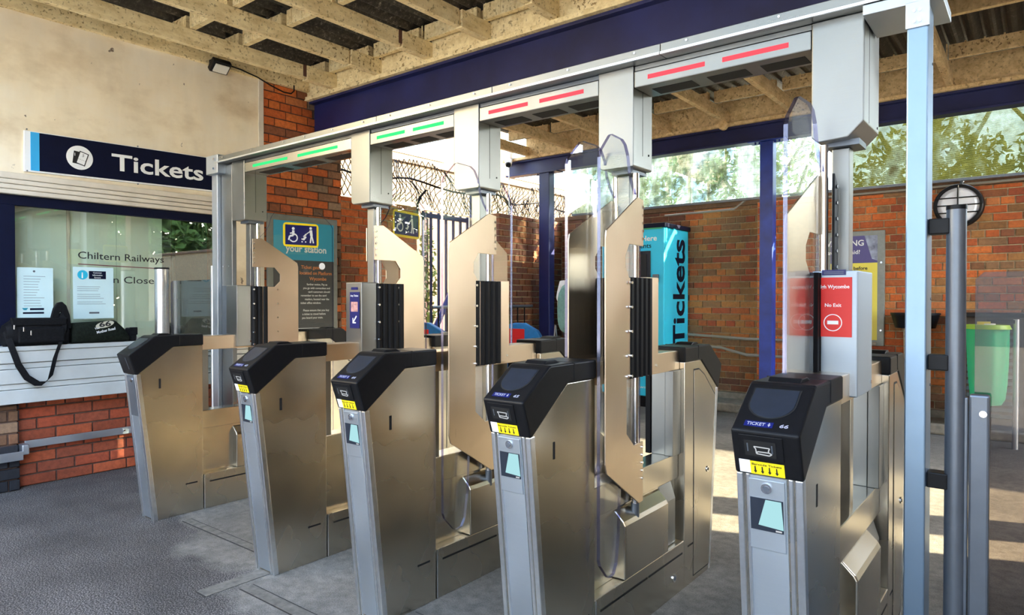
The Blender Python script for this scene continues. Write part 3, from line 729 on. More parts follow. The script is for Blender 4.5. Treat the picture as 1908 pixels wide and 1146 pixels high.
    by0, by1 = (2.20, 2.31) if away else (2.37, 2.475)
    if box_front: by0, by1 = 2.20, 2.42
    hb = obj('hinge_housing', B(xl + .018, xr - .004, by0, by1, .955, 1.335), FRONT if box_front else (STEELH if away else STEELP), g, .004)
    obj('screw', MB().cyl((xr - .004, by1 - .02, .985), (xr - .001, by1 - .02, .985), .006, 10), CHROME, hb)
    for lf, sd in ((left, -1), (right, 1)):
        if not lf: continue
        px, py, ang, sy, wide, sign = lf
        leaf(g, px, py, ang, sy, sd, wide, sign)
        m = MB(); y0 = 2.225 if sy < 0 else 2.315
        if box_front: y0 = 2.17
        for k in range(5):
            m.cyl((px + sd * .012, y0 + k * .037, .955), (px + sd * .012, y0 + k * .037, 1.33), .020, 10)
        obj('rubber_sleeve', m, RUB, g, smooth=True)
        sm_ = MB()
        for z in (1.31, 1.22, 1.13, 1.04, .965): sm_.cyl((px + sd * .025, y0 - .012, z), (px + sd * .034, y0 - .012, z), .0055, 8)
        obj('screw', sm_, CHROME, g, kind='stuff')
    return g, xl, xm

SIGN_W = (.158, .398, 1.592, 1.750)
R = dict
gate(-3.90, 'leftmost steel ticket gate, by the office wall, plain dark end without yellow sticker', None,
     right=(-3.915, 2.35, 13, 1, True, SIGN_W))
gate(-2.705, 'second steel ticket gate from the left, with clear leaf swung to the rear', '63',
     left=(-2.835, 2.38, -13, 1, True, (.172, .442, 1.605, 1.758)), right=(-2.725, 2.325, 1, 1, False, None))
gate(-1.965, 'third steel ticket gate from the left, reader showing number 64', '64',
     left=(-2.095, 2.38, -8, 1, False, None), right=(-1.975, 2.33, 5, -1, False, None))
gate(-1.200, 'fourth steel ticket gate from the left, reader showing number 65', '65',
     left=(-1.315, 2.33, -2, -1, False, None), right=(-1.215, 2.30, 6, -1, False, None))
g5, xl5, xm5 = gate(-.424, 'nearest steel ticket gate, at right, reader showing number 66', '66',
     left=(-.535, 2.25, -3, -1, False, None), box_front=True)
# No Exit sign and label on gate 66's front box
sg = obj('no_exit_sign', B(-.548, -.443, 2.1975, 2.1990, 1.135, 1.315), plain('red_sign', (.75, .02, .015), .4), g5)
obj('lettering', text_mb('High Wycombe', (-.540, 2.1975, 1.282), (1, 0, 0), (0, 0, 1), w=.090, h=.011, bold=.02), WHITE, sg)
obj('lettering', text_mb('No Exit', (-.518, 2.1975, 1.226), (1, 0, 0), (0, 0, 1), w=.046, h=.011, bold=.01), WHITE, sg)
rm = MB()
for i in range(28):
    a0, a1 = 2 * PI * i / 28, 2 * PI * (i + 1) / 28
    rm.prism([(.026 * math.cos(a0), .026 * math.sin(a0)), (.026 * math.cos(a1), .026 * math.sin(a1)), (.0235 * math.cos(a1), .0235 * math.sin(a1)), (.0235 * math.cos(a0), .0235 * math.sin(a0))], lambda p, q, t_: (p - .4955, t_, q + 1.178), 2.1968, 2.1976)
rm.box(-.511, -.480, 2.1968, 2.1976, 1.173, 1.184)
obj('no_entry_symbol', rm, WHITE, sg)
lb = obj('notice_strip', B(-.527, -.460, 2.1975, 2.1990, 1.322, 1.338), NAVYS, g5)
lm = MB()
for k in range(2): lm.box(-.522, -.466, 2.1970, 2.1976, 1.326 + k * .005, 1.3275 + k * .005)
obj('print_line', lm, GREYMET, lb)
# small sign on gate 63's housing box
g2 = bpy.data.objects['ticket_gate.001']
sg = obj('arrow_sign', B(-2.80, -2.725, 2.1965, 2.199, 1.10, 1.285), NAVYS, g2)
obj('lettering', text_mb('Any Ticket', (-2.795, 2.1965, 1.262), (1, 0, 0), (0, 0, 1), w=.062, h=.010), WHITE, sg)
obj('print_patch', B(-2.790, -2.737, 2.1958, 2.1966, 1.185, 1.235), plain('pink_print', (.5, .25, .22), .6, 0, .4, 80), sg)
am = MB(); am.prism([(-2.778, 1.125), (-2.752, 1.125), (-2.752, 1.131), (-2.768, 1.131), (-2.744, 1.160), (-2.750, 1.165), (-2.773, 1.136), (-2.773, 1.152), (-2.778, 1.152)], XZ, 2.1958, 2.1966)
obj('arrow', am, WHITE, sg)
obj('notice_strip', B(-2.79, -2.74, 2.1965, 2.199, 1.297, 1.31), NAVYS, g2)

# ---- overhead header joining the gates
h = thing('gate_header', 'long brushed steel overhead header joining the gates with green and red light bars', 'header', (-2.2, 2.3, 2.04))
XR5 = (-3.90, -2.705, -1.965, -1.200, -.424)
sx = [-4.17, -3.3, -2.60, -1.85, -1.07, -.25]
for a, b in zip(sx, sx[1:]):
    rl = obj('rail', MB().prism([(2.205, 2.118), (2.205, 2.158), (2.48, 2.158), (2.48, 2.118), (2.235, 2.118)], YZ, a + .001, b - .001), STEELH, h, .002)
    obj('lip', B(a + .001, b - .001, 2.198, 2.206, 2.118, 2.128), ALU, rl, .001)
    for x in (a + .1, (a + b) / 2, b - .1): obj('rivet', MB().cyl((x, 2.199, 2.145), (x, 2.206, 2.145), .004, 8), CHROME, rl)
for i, xr in enumerate(XR5):
    xl = xr - .150; y1 = 2.485 if i == 4 else 2.405
    zb = 1.745
    if i == 4: poly = [(xl, zb + .012), (xl + .02, zb - .006), (xr - .045, zb), (xr, zb + .045), (xr, 2.118), (xl, 2.118)]
    else: poly = [(xl, zb + .02), (xl + .006, zb + .006), (xl + .02, zb), (xr - .004, zb), (xr, zb + .004), (xr, 2.118), (xl, 2.118)]
    b = obj('column_housing', MB().prism(poly, XZ, 2.25, y1), STEELH, h, .004)
    obj('seam', B(xr - .0005, xr + .0006, 2.325, 2.327, zb + .05, 2.118), DARK, b)
    obj('screw', MB().cyl((xr - .001, y1 - .03, zb + .06), (xr + .002, y1 - .03, zb + .06), .004, 8), DARK, b)
    obj('collar', B(xl + .035, xr - .02, 2.29, 2.395, zb - .016, zb + .002), GREYMET, b)
for i in range(4):
    x0, x1 = XR5[i] + .002, XR5[i + 1] - .152
    led = LEDG if i < 2 else LEDR
    p = obj('display_panel', B(x0, x1, 2.252, 2.400, 2.036, 2.098), STEEL if i == 0 else STEELH, h, .004)
    obj('upper_strip', B(x0, x1, 2.258, 2.30, 2.100, 2.117), GREYMET if i in (1, 2) else STEELH, h, .001)
    w = x1 - x0
    for a, b in ((.09, .44), (.54, .89)):
        obj('light_bar', B(x0 + w * a, x0 + w * b, 2.2505, 2.253, 2.059, 2.075), led, p)
    # dark plates painting the shade of openings in the underside
    for a, b in ((.08, .33), (.42, .64), (.72, .95)):
        obj('vent', B(x0 + w * a, x0 + w * b, 2.30, 2.375, 2.0345, 2.037), DARK, p)

# ---- end posts of the header
t = thing('end_post', 'galvanised square post at the left end of the header, beside the office window', 'post', (-4.22, 2.26, 0))
obj('shaft', B(-4.26, -4.19, 2.23, 2.29, 0, 2.07), GALV, t, .003)
obj('bracket', B(-4.275, -4.13, 2.20, 2.31, 2.055, 2.175), GALV, t, .003)
for z in (2.085, 2.145): obj('bolt', MB().cyl((-4.165, 2.19, z), (-4.165, 2.205, z), .008, 8), CHROME, t)
t = thing('infill_panel', 'tall flat stainless panel filling between galvanised post and leftmost gate', 'panel', (-4.11, 2.27, 0))
pn = obj('sheet', B(-4.185, -4.055, 2.255, 2.285, .0, 2.11), STEELH, t, .003)
obj('lower_box', B(-4.15, -4.052, 2.235, 2.255, .955, 1.335), GREYMET, t, .003)
for x in (-4.16, -4.09): obj('rivet', MB().cyl((x, 2.250, 1.46), (x, 2.256, 1.46), .004, 8), CHROME, t)
t = thing('end_post', 'tall pale blue-grey aluminium square post right of the nearest gate', 'post', (-.28, 2.28, 0))
obj('shaft', B(-.306, -.253, 2.20, 2.31, 0, 2.085), plain('satin_aluminium', (.24, .34, .46), .34, .85, .03, 8), t, .004)
obj('top_plate', B(-.309, -.250, 2.194, 2.203, 2.015, 2.088), GALV, t, .001)
for x, z in ((-.287, 2.06), (-.273, 2.06), (-.287, 2.03), (-.273, 2.03)): obj('bolt', MB().cyl((x, 2.185, z), (x, 2.195, z), .004, 8), CHROME, t)
obj('bracket', B(-.42, -.22, 2.20, 2.42, 2.085, 2.115), GALV, t, .002)
for z in (1.93, 1.25, 1.0, .72): obj('screw', MB().cyl((-.254, 2.285, z), (-.251, 2.285, z), .004, 8), GREYMET, t)

# ---- side gates of glass on round poles
def side_gate(label, px, y, r, ztop, gx0, gx1, gz, strip=None, brackets=None, dark=False):
    t = thing('side_gate', label, 'side gate', (px, y, 0))
    obj('pole', MB().cyl((px, y, 0), (px, y, ztop), r, 32), GREYMET if not dark else ALU, t, smooth=True)
    obj('pole_cap', MB().cyl((px, y, ztop), (px, y, ztop + .012), r * 1.04, 32), BLACK, t, smooth=True)
    gp = obj('glass_panel', MB().prism([(gx0, .10), (gx1, .10), (gx1, gz), (gx0 + .02, gz), (gx0, gz - .02)], XZ, y + .03, y + .042, 0, 1), [TINT if not dark else SMOKE, GEDGE], t)
    if strip:
        st = obj('latch_rail', B(strip[0], strip[1], y - .012, y + .028, .0, strip[2]), GREYMET, t, .006)
        obj('rail_groove', B(strip[0] - .016, strip[0] - .002, y - .006, y + .02, 0, strip[2] - .01), GREYMET, t, .003)
        obj('latch', MB().cyl((strip[1] - .014, y - .022, strip[2] - .05), (strip[1] - .014, y - .010, strip[2] - .05), .009, 16), CHROME, st, smooth=True)
    for z in brackets or ():
        b = obj('bracket', B(-.253, px - r * .6, y - .022, y + .028, z - .022, z + .022), BLACK, t, .003)
    return t
side_gate('glass side gate on a dark grey round pole, right of the tall aluminium post', -.188, 2.25, .0245, 1.50, -.145, .75, 1.325, (-.155, -.108, .985), (1.455, 1.07, .735))
side_gate('glass side gate on a round pole in front of the ticket office window', -5.02, 2.25, .048, 1.465, -4.95, -4.27, 1.38, None, None, True)
tag(obj('slim_post', MB().cyl((-4.325, 2.27, 0), (-4.325, 2.27, 1.47), .016, 16), ALU, smooth=True), 'slim bright round post just left of the galvanised header post', 'post')

# ================================================================== TICKET OFFICE
SW = XW
t = thing('tickets_sign', 'dark navy Tickets signboard with round ticket symbol on cream wall', 'sign', (SW, 2.2, 2.1))
def along(y, x=SW): return x
def skew(y): return 2.363 + (y - 1.49) * .022
obj('board', MB().prism([(1.49, 2.095), (2.90, 2.122), (2.90, 2.394), (1.49, 2.366)], YZ, SW, SW + .016), WHITE, t, .002)
obj('face', MB().prism([(1.575, 2.108), (2.90, 2.134), (2.90, 2.390), (1.575, 2.362)], YZ, SW + .016, SW + .019), NAVY, t)
obj('cyan_stripe', MB().prism([(1.525, 2.106), (1.575, 2.107), (1.575, 2.362), (1.525, 2.361)], YZ, SW + .016, SW + .019), plain('cyan_stripe', (.04, .42, .80), .4), t)
obj('roundel', disc((SW + .019, 1.815, 2.236), (1, 0, 0), .083, .0012, 40), WHITE, t)
tm = MB()
def tk(cy, cz, a, w, hh, x0, x1, mb):
    c, s_ = math.cos(a), math.sin(a); mb.prism([(cy + p * c - q * s_, cz + p * s_ + q * c) for p, q in ((-w, -hh), (w, -hh), (w, hh), (-w, hh))], YZ, x0, x1)
tk(1.800, 2.235, -.12, .026, .043, SW + .0202, SW + .0212, tm); 
bt = obj('ticket_symbol', tm, INK, t)
tm = MB(); tk(1.830, 2.232, -.3, .030, .046, SW + .0212, SW + .0222, tm); obj('ticket_outline', tm, INK, t)
tm = MB(); tk(1.830, 2.232, -.3, .024, .040, SW + .0222, SW + .0228, tm); f_ = obj('ticket_front', tm, WHITE, t)
obj('lettering', text_mb('5', (SW + .0228, 1.828, 2.246), (0, 1, -.3), (0, .3, 1), h=.020), INK, f_)
obj('lettering', text_mb('1', (SW + .0228, 1.782, 2.246), (0, 1, 0), (0, 0, 1), h=.020, bold=.02), WHITE, f_)
dm = MB()
for k in range(5): dm.cyl((SW + .0228, 1.808 + k * .010, 2.228 - k * .003), (SW + .0236, 1.808 + k * .010, 2.228 - k * .003), .002, 6)
obj('dots', dm, INK, f_)
obj('lettering', text_mb('Tickets', (SW + .019, 2.020, 2.185), (0, 1, .02), (0, 0, 1), w=.675, h=.122, bold=.018, depth=.001), WHITE, t)
for y, z in ((1.505, 2.375), (1.505, 2.10), (2.2, 2.385), (2.2, 2.105)): obj('screw', MB().cyl((SW + .014, y, z), (SW + .020, y, z), .005, 8), GREYMET, t)
# shutter housing mouldings above the window
sh_ = thing('shutter_box', 'cream ribbed roller-shutter housing between the Tickets sign and window', 'shutter', (SW, 2.1, 1.93))
for k, (z0, z1, d) in enumerate(((1.932, 1.962, .060), (1.966, 1.996, .052), (2.000, 2.030, .045), (2.034, 2.075, .036))):
    obj('moulding', B(SW + .001, SW + d, 1.0, 3.18, z0, z1), SHUTTER, sh_, .006)
# window
wf = MB(); wf.box(SW - .03, SW + .02, 1.05, 2.88, 1.865, 1.93); wf.box(SW - .03, SW + .02, 1.05, 1.435, .93, 1.865); wf.box(SW - .03, SW + .02, 2.825, 2.88, .93, 1.865); wf.box(SW - .03, SW + .02, 1.435, 2.825, .93, .95)
win = struct('window_1', wf, NAVY, bev=.003)
obj('pane', B(SW - .012, SW - .006, 1.435, 2.825, .95, 1.865), WGLASS, win)
# interior: pale blind; added dark board keeps tube light off the right
obj('light_stop', B(SW - .9, SW - .03, 2.458, 2.468, .93, 1.98), DARK, win)
room = MB(); room.box(SW - .02, SW - .9, 1.0, 2.9, .90, .93); room.box(SW - .02, SW - .9, .98, 1.0, .9, 2.0); room.box(SW - .02, SW - .9, 2.9, 2.92, .9, 2.0); room.box(SW - .02, SW - .9, 1.0, 2.9, 1.98, 2.0); room.box(SW - .9, SW - .92, .98, 2.92, .9, 2.0)
obj('booth_lining', room, plain('booth_wall', (.05, .09, .09), .8, 0, .2, 3), win)
BL = plain('sage_blind', (.74, .80, .66), .7, 0, .06, 2)
tb = obj('tube_light', MB().cyl((SW - .07, 1.15, 1.955), (SW - .07, 2.44, 1.955), .012, 10), emis('office_tube', (1, 1, .93), 75), win)
obj('tube_light', MB().cyl((SW - .55, 1.5, 1.93), (SW - .15, 1.5, 1.93), .012, 10), MATS['office_tube'], win)
obj('desk_screen', B(SW - .5, SW - .47, 2.5, 2.8, 1.0, 1.25), BLACK, win)
for y0, y1 in ((1.40, 1.80), (1.803, 2.12), (2.123, 2.455)): obj('blind', B(SW - .17, SW - .18, y0, y1, .93, 1.90), BL, win, .002)
obj('blind_edge', B(SW - .160, SW - .169, 1.79, 1.81, .93, 1.90), SHUTTER, win)
obj('lettering', text_mb('Chiltern Railways', (SW - .006, 1.808, 1.535), (0, 1, -.012), (0, 0, 1), w=.585, h=.052, bold=.004), INK, win)
obj('underline', MB().prism([(1.808, 1.492), (2.39, 1.478), (2.39, 1.484), (1.808, 1.498)], YZ, SW - .006, SW - .0052), plain('maroon_line', (.16, .02, .03), .5), win)
obj('lettering', text_mb('n Closed', (SW - .006, 2.035, 1.366), (0, 1, -.008), (0, 0, 1), w=.33, h=.052), INK, win)
# notices taped on the glass
def notice(label, y0, y1, z0, z1, body):
    t = thing('notice', label, 'notice', (SW - .004, (y0 + y1) / 2, z0))
    obj('sheet', B(SW - .0058, SW - .0045, y0, y1, z0, z1), plain('pale_cyan_paper', (.62, .80, .80), .6, 0, .05, 5) if 'pale_cyan_paper' not in MATS else MATS['pale_cyan_paper'], t)
    body(t); return t
def n1(t):
    m = MB(); x0, x1 = SW - .0045, SW - .0039
    for k in range(12):
        a = 1.485; b = 1.485 + random.uniform(.07, .125); m.box(x0, x1, a, b, 1.40 - k * .018, 1.4025 - k * .018)
    obj('print_line', m, GREYMET, t)
    m = MB(); m.box(x0, x1, 1.52, 1.60, 1.175, 1.188); m.box(x0, x1, 1.48, 1.60, 1.150, 1.162); obj('print_bar', m, NAVY, t)
    obj('badge', MB().prism([(1.475, 1.190), (1.510, 1.190), (1.500, 1.175), (1.485, 1.175)], YZ, x0, x1), MATS['teal_print'], t)
    obj('badge', disc((x0, 1.545, 1.435), (1, 0, 0), .007, .0006), GREYMET, t)
plain('teal_print', (.02, .28, .38), .5)
CY = plain('info_cyan', (.02, .48, .68), .5)
notice('white letter notice taped inside window above the black shoulder bag', 1.448, 1.655, 1.12, 1.46, n1)
def n2(t):
    x0, x1 = SW - .0045, SW - .0039
    obj('info_badge', disc((x0, 1.835, 1.420), (1, 0, 0), .033, .0006), CY, t)
    obj('lettering', text_mb('i', (x1, 1.828, 1.398), (0, 1, 0), (0, 0, 1), h=.042, bold=.03), WHITE, t)
    obj('print_bar', B(x0, x1, 1.875, 1.985, 1.392, 1.448), NAVY, t)
    for k, s_ in enumerate(('Customer', 'Information', 'Screens')):
        obj('lettering', text_mb(s_, (x1, 1.93, 1.432 - k * .017), (0, 1, 0), (0, 0, 1), h=.010, align='C', bold=.01), WHITE, t)
    m = MB()
    for k in range(8): m.box(x0, x1, 1.80, 1.80 + random.uniform(.13, .185), 1.335 - k * .014 - (k // 3) * .012, 1.3375 - k * .014 - (k // 3) * .012)
    m.box(x0, x1, 1.875, 1.94, 1.145, 1.157)
    obj('print_line', m, GREYMET, t)
notice('cyan Customer Information Screens notice taped inside window above the green bag', 1.775, 2.035, 1.11, 1.475, n2)
# counter and boarding below window
ct = thing('counter', 'off-white boarded service counter beneath the ticket window', 'counter', (XW + .07, 1.9, .56))
obj('worktop', B(XW, XW + .16, .3, 3.18, .915, .945), SIDING, ct, .004)
for z0, z1, d in ((.838, .913, .150), (.800, .834, .138), (.705, .797, .146), (.668, .702, .136), (.575, .665, .144)):
    obj('board', B(XW, XW + d, .3, 3.18, z0, z1), SIDING, ct, .004)
obj('glass_rail', B(XW + .01, XW + .03, 2.15, 2.82, .945, .965), CHROME, ct)
# strap rail on the low wall
t = thing('wall_rail', 'flat galvanised rail bolted along the red brickwork below the counter', 'rail', (XW + .05, 1.8, .25))
obj('strip', B(XW + .035, XW + .045, 1.47, 3.1, .262, .312), GALV, t, .002)
obj('strip', B(XW + .115, XW + .125, .6, 1.44, .205, .262), GALV, t, .002)
obj('elbow', B(XW + .035, XW + .120, 1.435, 1.475, .235, .300), GALV, t, .006)
for y, z in ((2.08, .29), (2.13, .285), (1.30, .265), (1.38, .268)): obj('bolt', MB().cyl((XW + .045, y, z), (XW + .056, y, z), .006, 8), CHROME, t)

# ---- bags
def soft_bag(name, sections, mat, parent, n=20, sup=.6):
    """loft of rounded-rectangle sections along y: (y, x0, x1, z0, z1)"""
    m = MB(); vs = []; fs = []
    for (y, x0, x1, z0, z1) in sections:
        for k in range(n):
            a = 2 * PI * k / n; c, s_ = math.cos(a), math.sin(a)
            u = math.copysign(abs(c) ** sup, c); v = math.copysign(abs(s_) ** sup, s_)
            vs.append(((x0 + x1) / 2 + u * (x1 - x0) / 2, y + random.uniform(-.002, .002), (z0 + z1) / 2 + v * (z1 - z0) / 2 + (random.uniform(-.0025, .0025) if v > 0 else 0)))
    for i in range(len(sections) - 1):
        for k in range(n): fs.append((i * n + k, i * n + (k + 1) % n, (i + 1) * n + (k + 1) % n, (i + 1) * n + k))
    fs += [tuple(range(n))[::-1], tuple(range(len(vs) - n, len(vs)))]
    m.add(vs, fs); o = obj(name, m, mat, parent, smooth=True); return o
FAB = plain('black_nylon', (.006, .006, .007), .7, 0, .5, 90, .15); FABG = plain('dark_olive_canvas', (.010, .013, .009), .8, 0, .4, 60, .1)
t = thing('shoulder_bag', 'black nylon shoulder bag with strap hanging down the counter front', 'bag', (-5.20, 1.52, .945))
soft_bag('body', [(1.335, -5.24, -5.15, .955, 1.02), (1.345, -5.27, -5.13, .947, 1.08), (1.39, -5.28, -5.12, .946, 1.115), (1.50, -5.28, -5.115, .946, 1.125), (1.62, -5.28, -5.12, .946, 1.115), (1.69, -5.27, -5.13, .947, 1.09), (1.705, -5.24, -5.15, .955, 1.04)], FAB, t)
p_ = obj('front_pocket', B(-5.125, -5.105, 1.40, 1.66, .965, 1.065), FAB, t, .012, seg=3)
obj('flap', MB().prism([(1.37, 1.075), (1.67, 1.075), (1.68, 1.125), (1.36, 1.13)], YZ, -5.135, -5.112), FAB, t, .008)
for y, z in ((1.425, 1.07), (1.375, 1.085), (1.465, 1.045)): obj('zip_pull', B(-5.112, -5.104, y, y + .009, z - .03, z), CHROME, t, .002)
obj('handle', MB().prism([(1.585, 1.05), (1.590, 1.12), (1.605, 1.185), (1.628, 1.225), (1.655, 1.232), (1.680, 1.205), (1.700, 1.14), (1.708, 1.05), (1.668, 1.05), (1.670, 1.10), (1.664, 1.135), (1.650, 1.165), (1.640, 1.16), (1.632, 1.11), (1.630, 1.05)], YZ, -5.165, -5.135), FAB, t, .005)
obj('strap', MB().ribbon([(-5.15, 1.345, 1.05), (-5.128, 1.355, .99), (-5.115, 1.37, .93), (-5.113, 1.40, .83), (-5.113, 1.445, .745), (-5.113, 1.50, .700), (-5.113, 1.54, .697), (-5.113, 1.575, .735), (-5.113, 1.59, .80), (-5.113, 1.605, .87), (-5.113, 1.635, .96), (-5.112, 1.655, 1.04), (-5.12, 1.66, 1.10), (-5.15, 1.64, 1.15)], (0, .030, .026), .0015), FAB, t, smooth=True)
t = thing('canvas_bag', 'dark olive bag printed 66 The Mother Road lying on the counter', 'bag', (-5.20, 1.9, .945))
soft_bag('body', [(1.715, -5.25, -5.14, .950, 1.06), (1.73, -5.28, -5.12, .946, 1.085), (1.80, -5.28, -5.115, .946, 1.09), (1.90, -5.28, -5.115, .946, 1.095), (1.99, -5.28, -5.12, .946, 1.10), (2.04, -5.27, -5.12, .946, 1.04), (2.075, -5.25, -5.14, .948, .985)], FABG, t)
ov = MB().prism([(1.905 + .058 * math.cos(2 * PI * i / 20), 1.072 + .022 * math.sin(2 * PI * i / 20) + .012 * math.cos(2 * PI * i / 20)) for i in range(20)], YZ, -5.116, -5.1125)
obj('emblem', ov, plain('cream_badge', (.55, .52, .40), .6), t)
obj('lettering', text_mb('66', (-5.1125, 1.870, 1.055), (0, 1, .12), (0, -.1, 1), w=.075, h=.034, bold=.03), INK, t)
obj('lettering', text_mb('The', (-5.113, 1.842, 1.038), (0, 1, .25), (0, -.2, 1), w=.03, h=.012, bold=.02), WHITE, t)
obj('lettering', text_mb('Mother Road', (-5.113, 1.855, 1.010), (0, 1, .22), (0, -.2, 1), w=.12, h=.018, bold=.02), WHITE, t)
t = thing('black_pouch', 'small black pouch standing at the right end of the counter', 'pouch', (-5.2, 2.10, .945))
obj('body', B(-5.25, -5.16, 2.085, 2.135, .945, 1.04), FAB, t, .012, seg=3); obj('flap', B(-5.162, -5.152, 2.083, 2.137, .99, 1.045), FAB, t, .004)

# ---- floodlight, its cable, on wall plate
t = thing('floodlight', 'black square floodlight tilted down at the top of cream wall', 'light', (-5.25, 2.80, 3.14))
fm = Matrix.Rotation(math.radians(35), 4, 'Y')
def rot_box(c, sx_, sy_, sz_, rx=0, ry=0):
    m = MB().box(-sx_ / 2, sx_ / 2, -sy_ / 2, sy_ / 2, -sz_ / 2, sz_ / 2); M = Matrix.Translation(c) @ Matrix.Rotation(ry, 4, 'Y') @ Matrix.Rotation(rx, 4, 'X'); m.v = [tuple(M @ Vector(v)) for v in m.v]; return m
obj('housing', rot_box((-5.21, 2.80, 3.125), .05, .15, .11, 0, .9), BLACK, t, .008)
obj('lens', rot_box((-5.19, 2.80, 3.098), .012, .115, .075, 0, .9), plain('frosted_lens', (.7, .68, .6), .2), t, .004)
obj('bracket', B(-5.27, -5.20, 2.74, 2.76, 3.13, 3.17), BLACK, t)
tag(obj('cable', MB().tube([(-5.24, 2.88, 3.165), (-5.235, 3.0, 3.155), (-5.235, 3.15, 3.13), (-5.235, 3.28, 3.09), (-5.235, 3.40, 3.065), (-5.235, 3.47, 3.07), (-5.235, 3.50, 3.10), (-5.235, 3.50, 3.15)], .006, 8), RUB, smooth=True), 'thin black cable sagging from the floodlight towards the blue beam', 'cable')

# ---- framed poster behind gate one
t = thing('station_poster', 'grey framed cyan and charcoal station notice on orange brick wall', 'poster', (XW, 3.62, .90))
obj('frame', B(XW + .004, XW + .030, 3.255, 3.99, .90, 2.0), plain('frame_grey', (.22, .23, .21), .4, .3, .1), t, .006)
obj('sheet', B(XW + .030, XW + .032, 3.31, 3.945, .93, 1.945), plain('charcoal_sheet', (.045, .05, .055), .5), t)
obj('cyan_head', B(XW + .032, XW + .0326, 3.31, 3.945, 1.60, 1.945), plain('poster_cyan', (.02, .36, .55), .5), t)
obj('foot_strip', B(XW + .032, XW + .0326, 3.31, 3.945, .93, .985), plain('pale_strip', (.6, .62, .65), .5), t)
XT = XW + .0327
obj('lettering', text_mb('your station', (XT, 3.43, 1.675), (0, 1, 0), (0, 0, 1), w=.43, h=.062, bold=.02), WHITE, t)
obj('lettering', text_mb('I', (XT, 3.46, 1.77), (0, 1, 0), (0, 0, 1), h=.062, bold=.03), WHITE, t)
OR = plain('orange_print', (.75, .25, .07), .5)
for k, (s_, y1) in enumerate((('Ticket gates', 3.80), ('located on Platform', 3.92), ('Wycombe', 3.86))):
    obj('lettering', text_mb(s_, (XT, y1, 1.525 - k * .052), (0, 1, 0), (0, 0, 1), h=.032, align='R', bold=.015), OR, t)
for k, (s_, y1) in enumerate((('further notice, Pay as', 3.87), ('you go with contactless and', 3.90), ('card customers should', 3.90), ('remember to use the card', 3.86), ('readers, located near the', 3.89), ('ticket office window.', 3.80), ('', 0), ('Please ensure that you buy', 3.89), ('a ticket to travel before', 3.85), ('you board your train.', 3.82))):
    if s_: obj('lettering', text_mb(s_, (XT, y1, 1.375 - k * .034), (0, 1, 0), (0, 0, 1), h=.019, align='R', bold=.01), WHITE, t)
obj('lettering', text_mb('Chiltern', (XT, 3.75, .945), (0, 1, 0), (0, 0, 1), h=.02), INK, t)

# ================================================================== BEYOND THE GATES
# ticket machine
t = thing('ticket_machine', 'bright cyan ticket vending machine with Tickets written up its side', 'ticket machine', (-3.7, 7.35, 0))
CYM = plain('machine_cyan', (.03, .62, .90), .35, 0, .04, 3)
obj('cabinet', B(-4.15, -3.34, 7.0, 7.66, .13, 2.06), CYM, t, .012)
obj('top', B(-4.17, -3.32, 6.98, 7.68, 2.06, 2.11), NAVY, t, .008)
obj('light_strip', B(-4.15, -3.36, 6.985, 6.995, 2.045, 2.06), plain('green_strip', (.05, .4, .2), .4), t)
obj('plinth', B(-4.12, -3.37, 7.03, 7.64, 0, .13), BLACK, t, .005)
obj('screen_bay', B(-3.95, -3.505, 6.985, 7.002, 1.42, 1.80), PAD, t, .004)
obj('screen_glass', B(-3.90, -3.55, 6.978, 6.986, 1.46, 1.76), DARK, t)
obj('card_reader', B(-3.47, -3.40, 6.965, 7.0, 1.44, 1.53), GREYMET, t, .006)
obj('coin_slot', B(-3.495, -3.475, 6.985, 7.0, 1.46, 1.50), MATS['green_strip'], t)
obj('dispense_bay', B(-4.0, -3.46, 6.985, 7.002, .80, 1.25), DARK, t, .01)
obj('lettering', text_mb('Tickets Here', (-3.43, 6.9995, 1.915), (1, 0, 0), (0, 0, 1), w=.5, h=.062, align='R', bold=.02), WHITE, t)
obj('lettering', text_mb('All payments', (-3.50, 6.9995, 1.835), (1, 0, 0), (0, 0, 1), w=.45, h=.055, align='R', bold=.01), NAVY, t)
obj('lettering', text_mb('Tickets', (-3.339, 7.54, .68), (0, 0, 1), (0, -1, 0), w=1.27, h=.32, bold=.022, depth=.002), NAVY, t)
obj('lettering', text_mb('chilternrailways', (-3.99, 6.9995, .22), (1, 0, 0), (0, 0, 1), w=.5, h=.03), WHITE, t)
# poster at right on back wall
t = thing('penalty_poster', 'grey framed purple and yellow poster on back wall behind nearest gate', 'poster', (-1.5, YB, .77))
obj('frame', B(-1.80, -1.245, YB - .045, YB - .004, .77, 1.95), MATS['frame_grey'], t, .006)
obj('purple_head', B(-1.75, -1.31, YB - .047, YB - .045, 1.62, 1.90), plain('poster_purple', (.10, .085, .26), .5), t)
obj('yellow_body', B(-1.75, -1.31, YB - .047, YB - .045, .83, 1.62), plain('poster_yellow', (.85, .72, .10), .5), t)
obj('photo_patch', MB().prism([(-1.43, 1.90), (-1.31, 1.90), (-1.31, 1.64), (-1.36, 1.66)], XZ, YB - .0475, YB - .047), plain('poster_photo', (.3, .33, .45), .5, 0, .6, 12), t)
YT = YB - .0476
for s_, x1, z, hh, mt in (('WARNING', -1.435, 1.80, .060, WHITE), ('Have you paid?', -1.47, 1.715, .042, WHITE), ('Buy before', -1.40, 1.55, .036, INK), ('or you may', -1.38, 1.48, .036, INK), ('pay a', -1.42, 1.41, .036, INK)):
    obj('lettering', text_mb(s_, (x1, YT, z), (1, 0, 0), (0, 0, 1), h=hh, align='R', bold=.02), mt, t)
for z in (1.62, .93): obj('screw', MB().cyl((-1.275, YB - .052, z), (-1.275, YB - .044, z), .010, 10), CHROME, t)
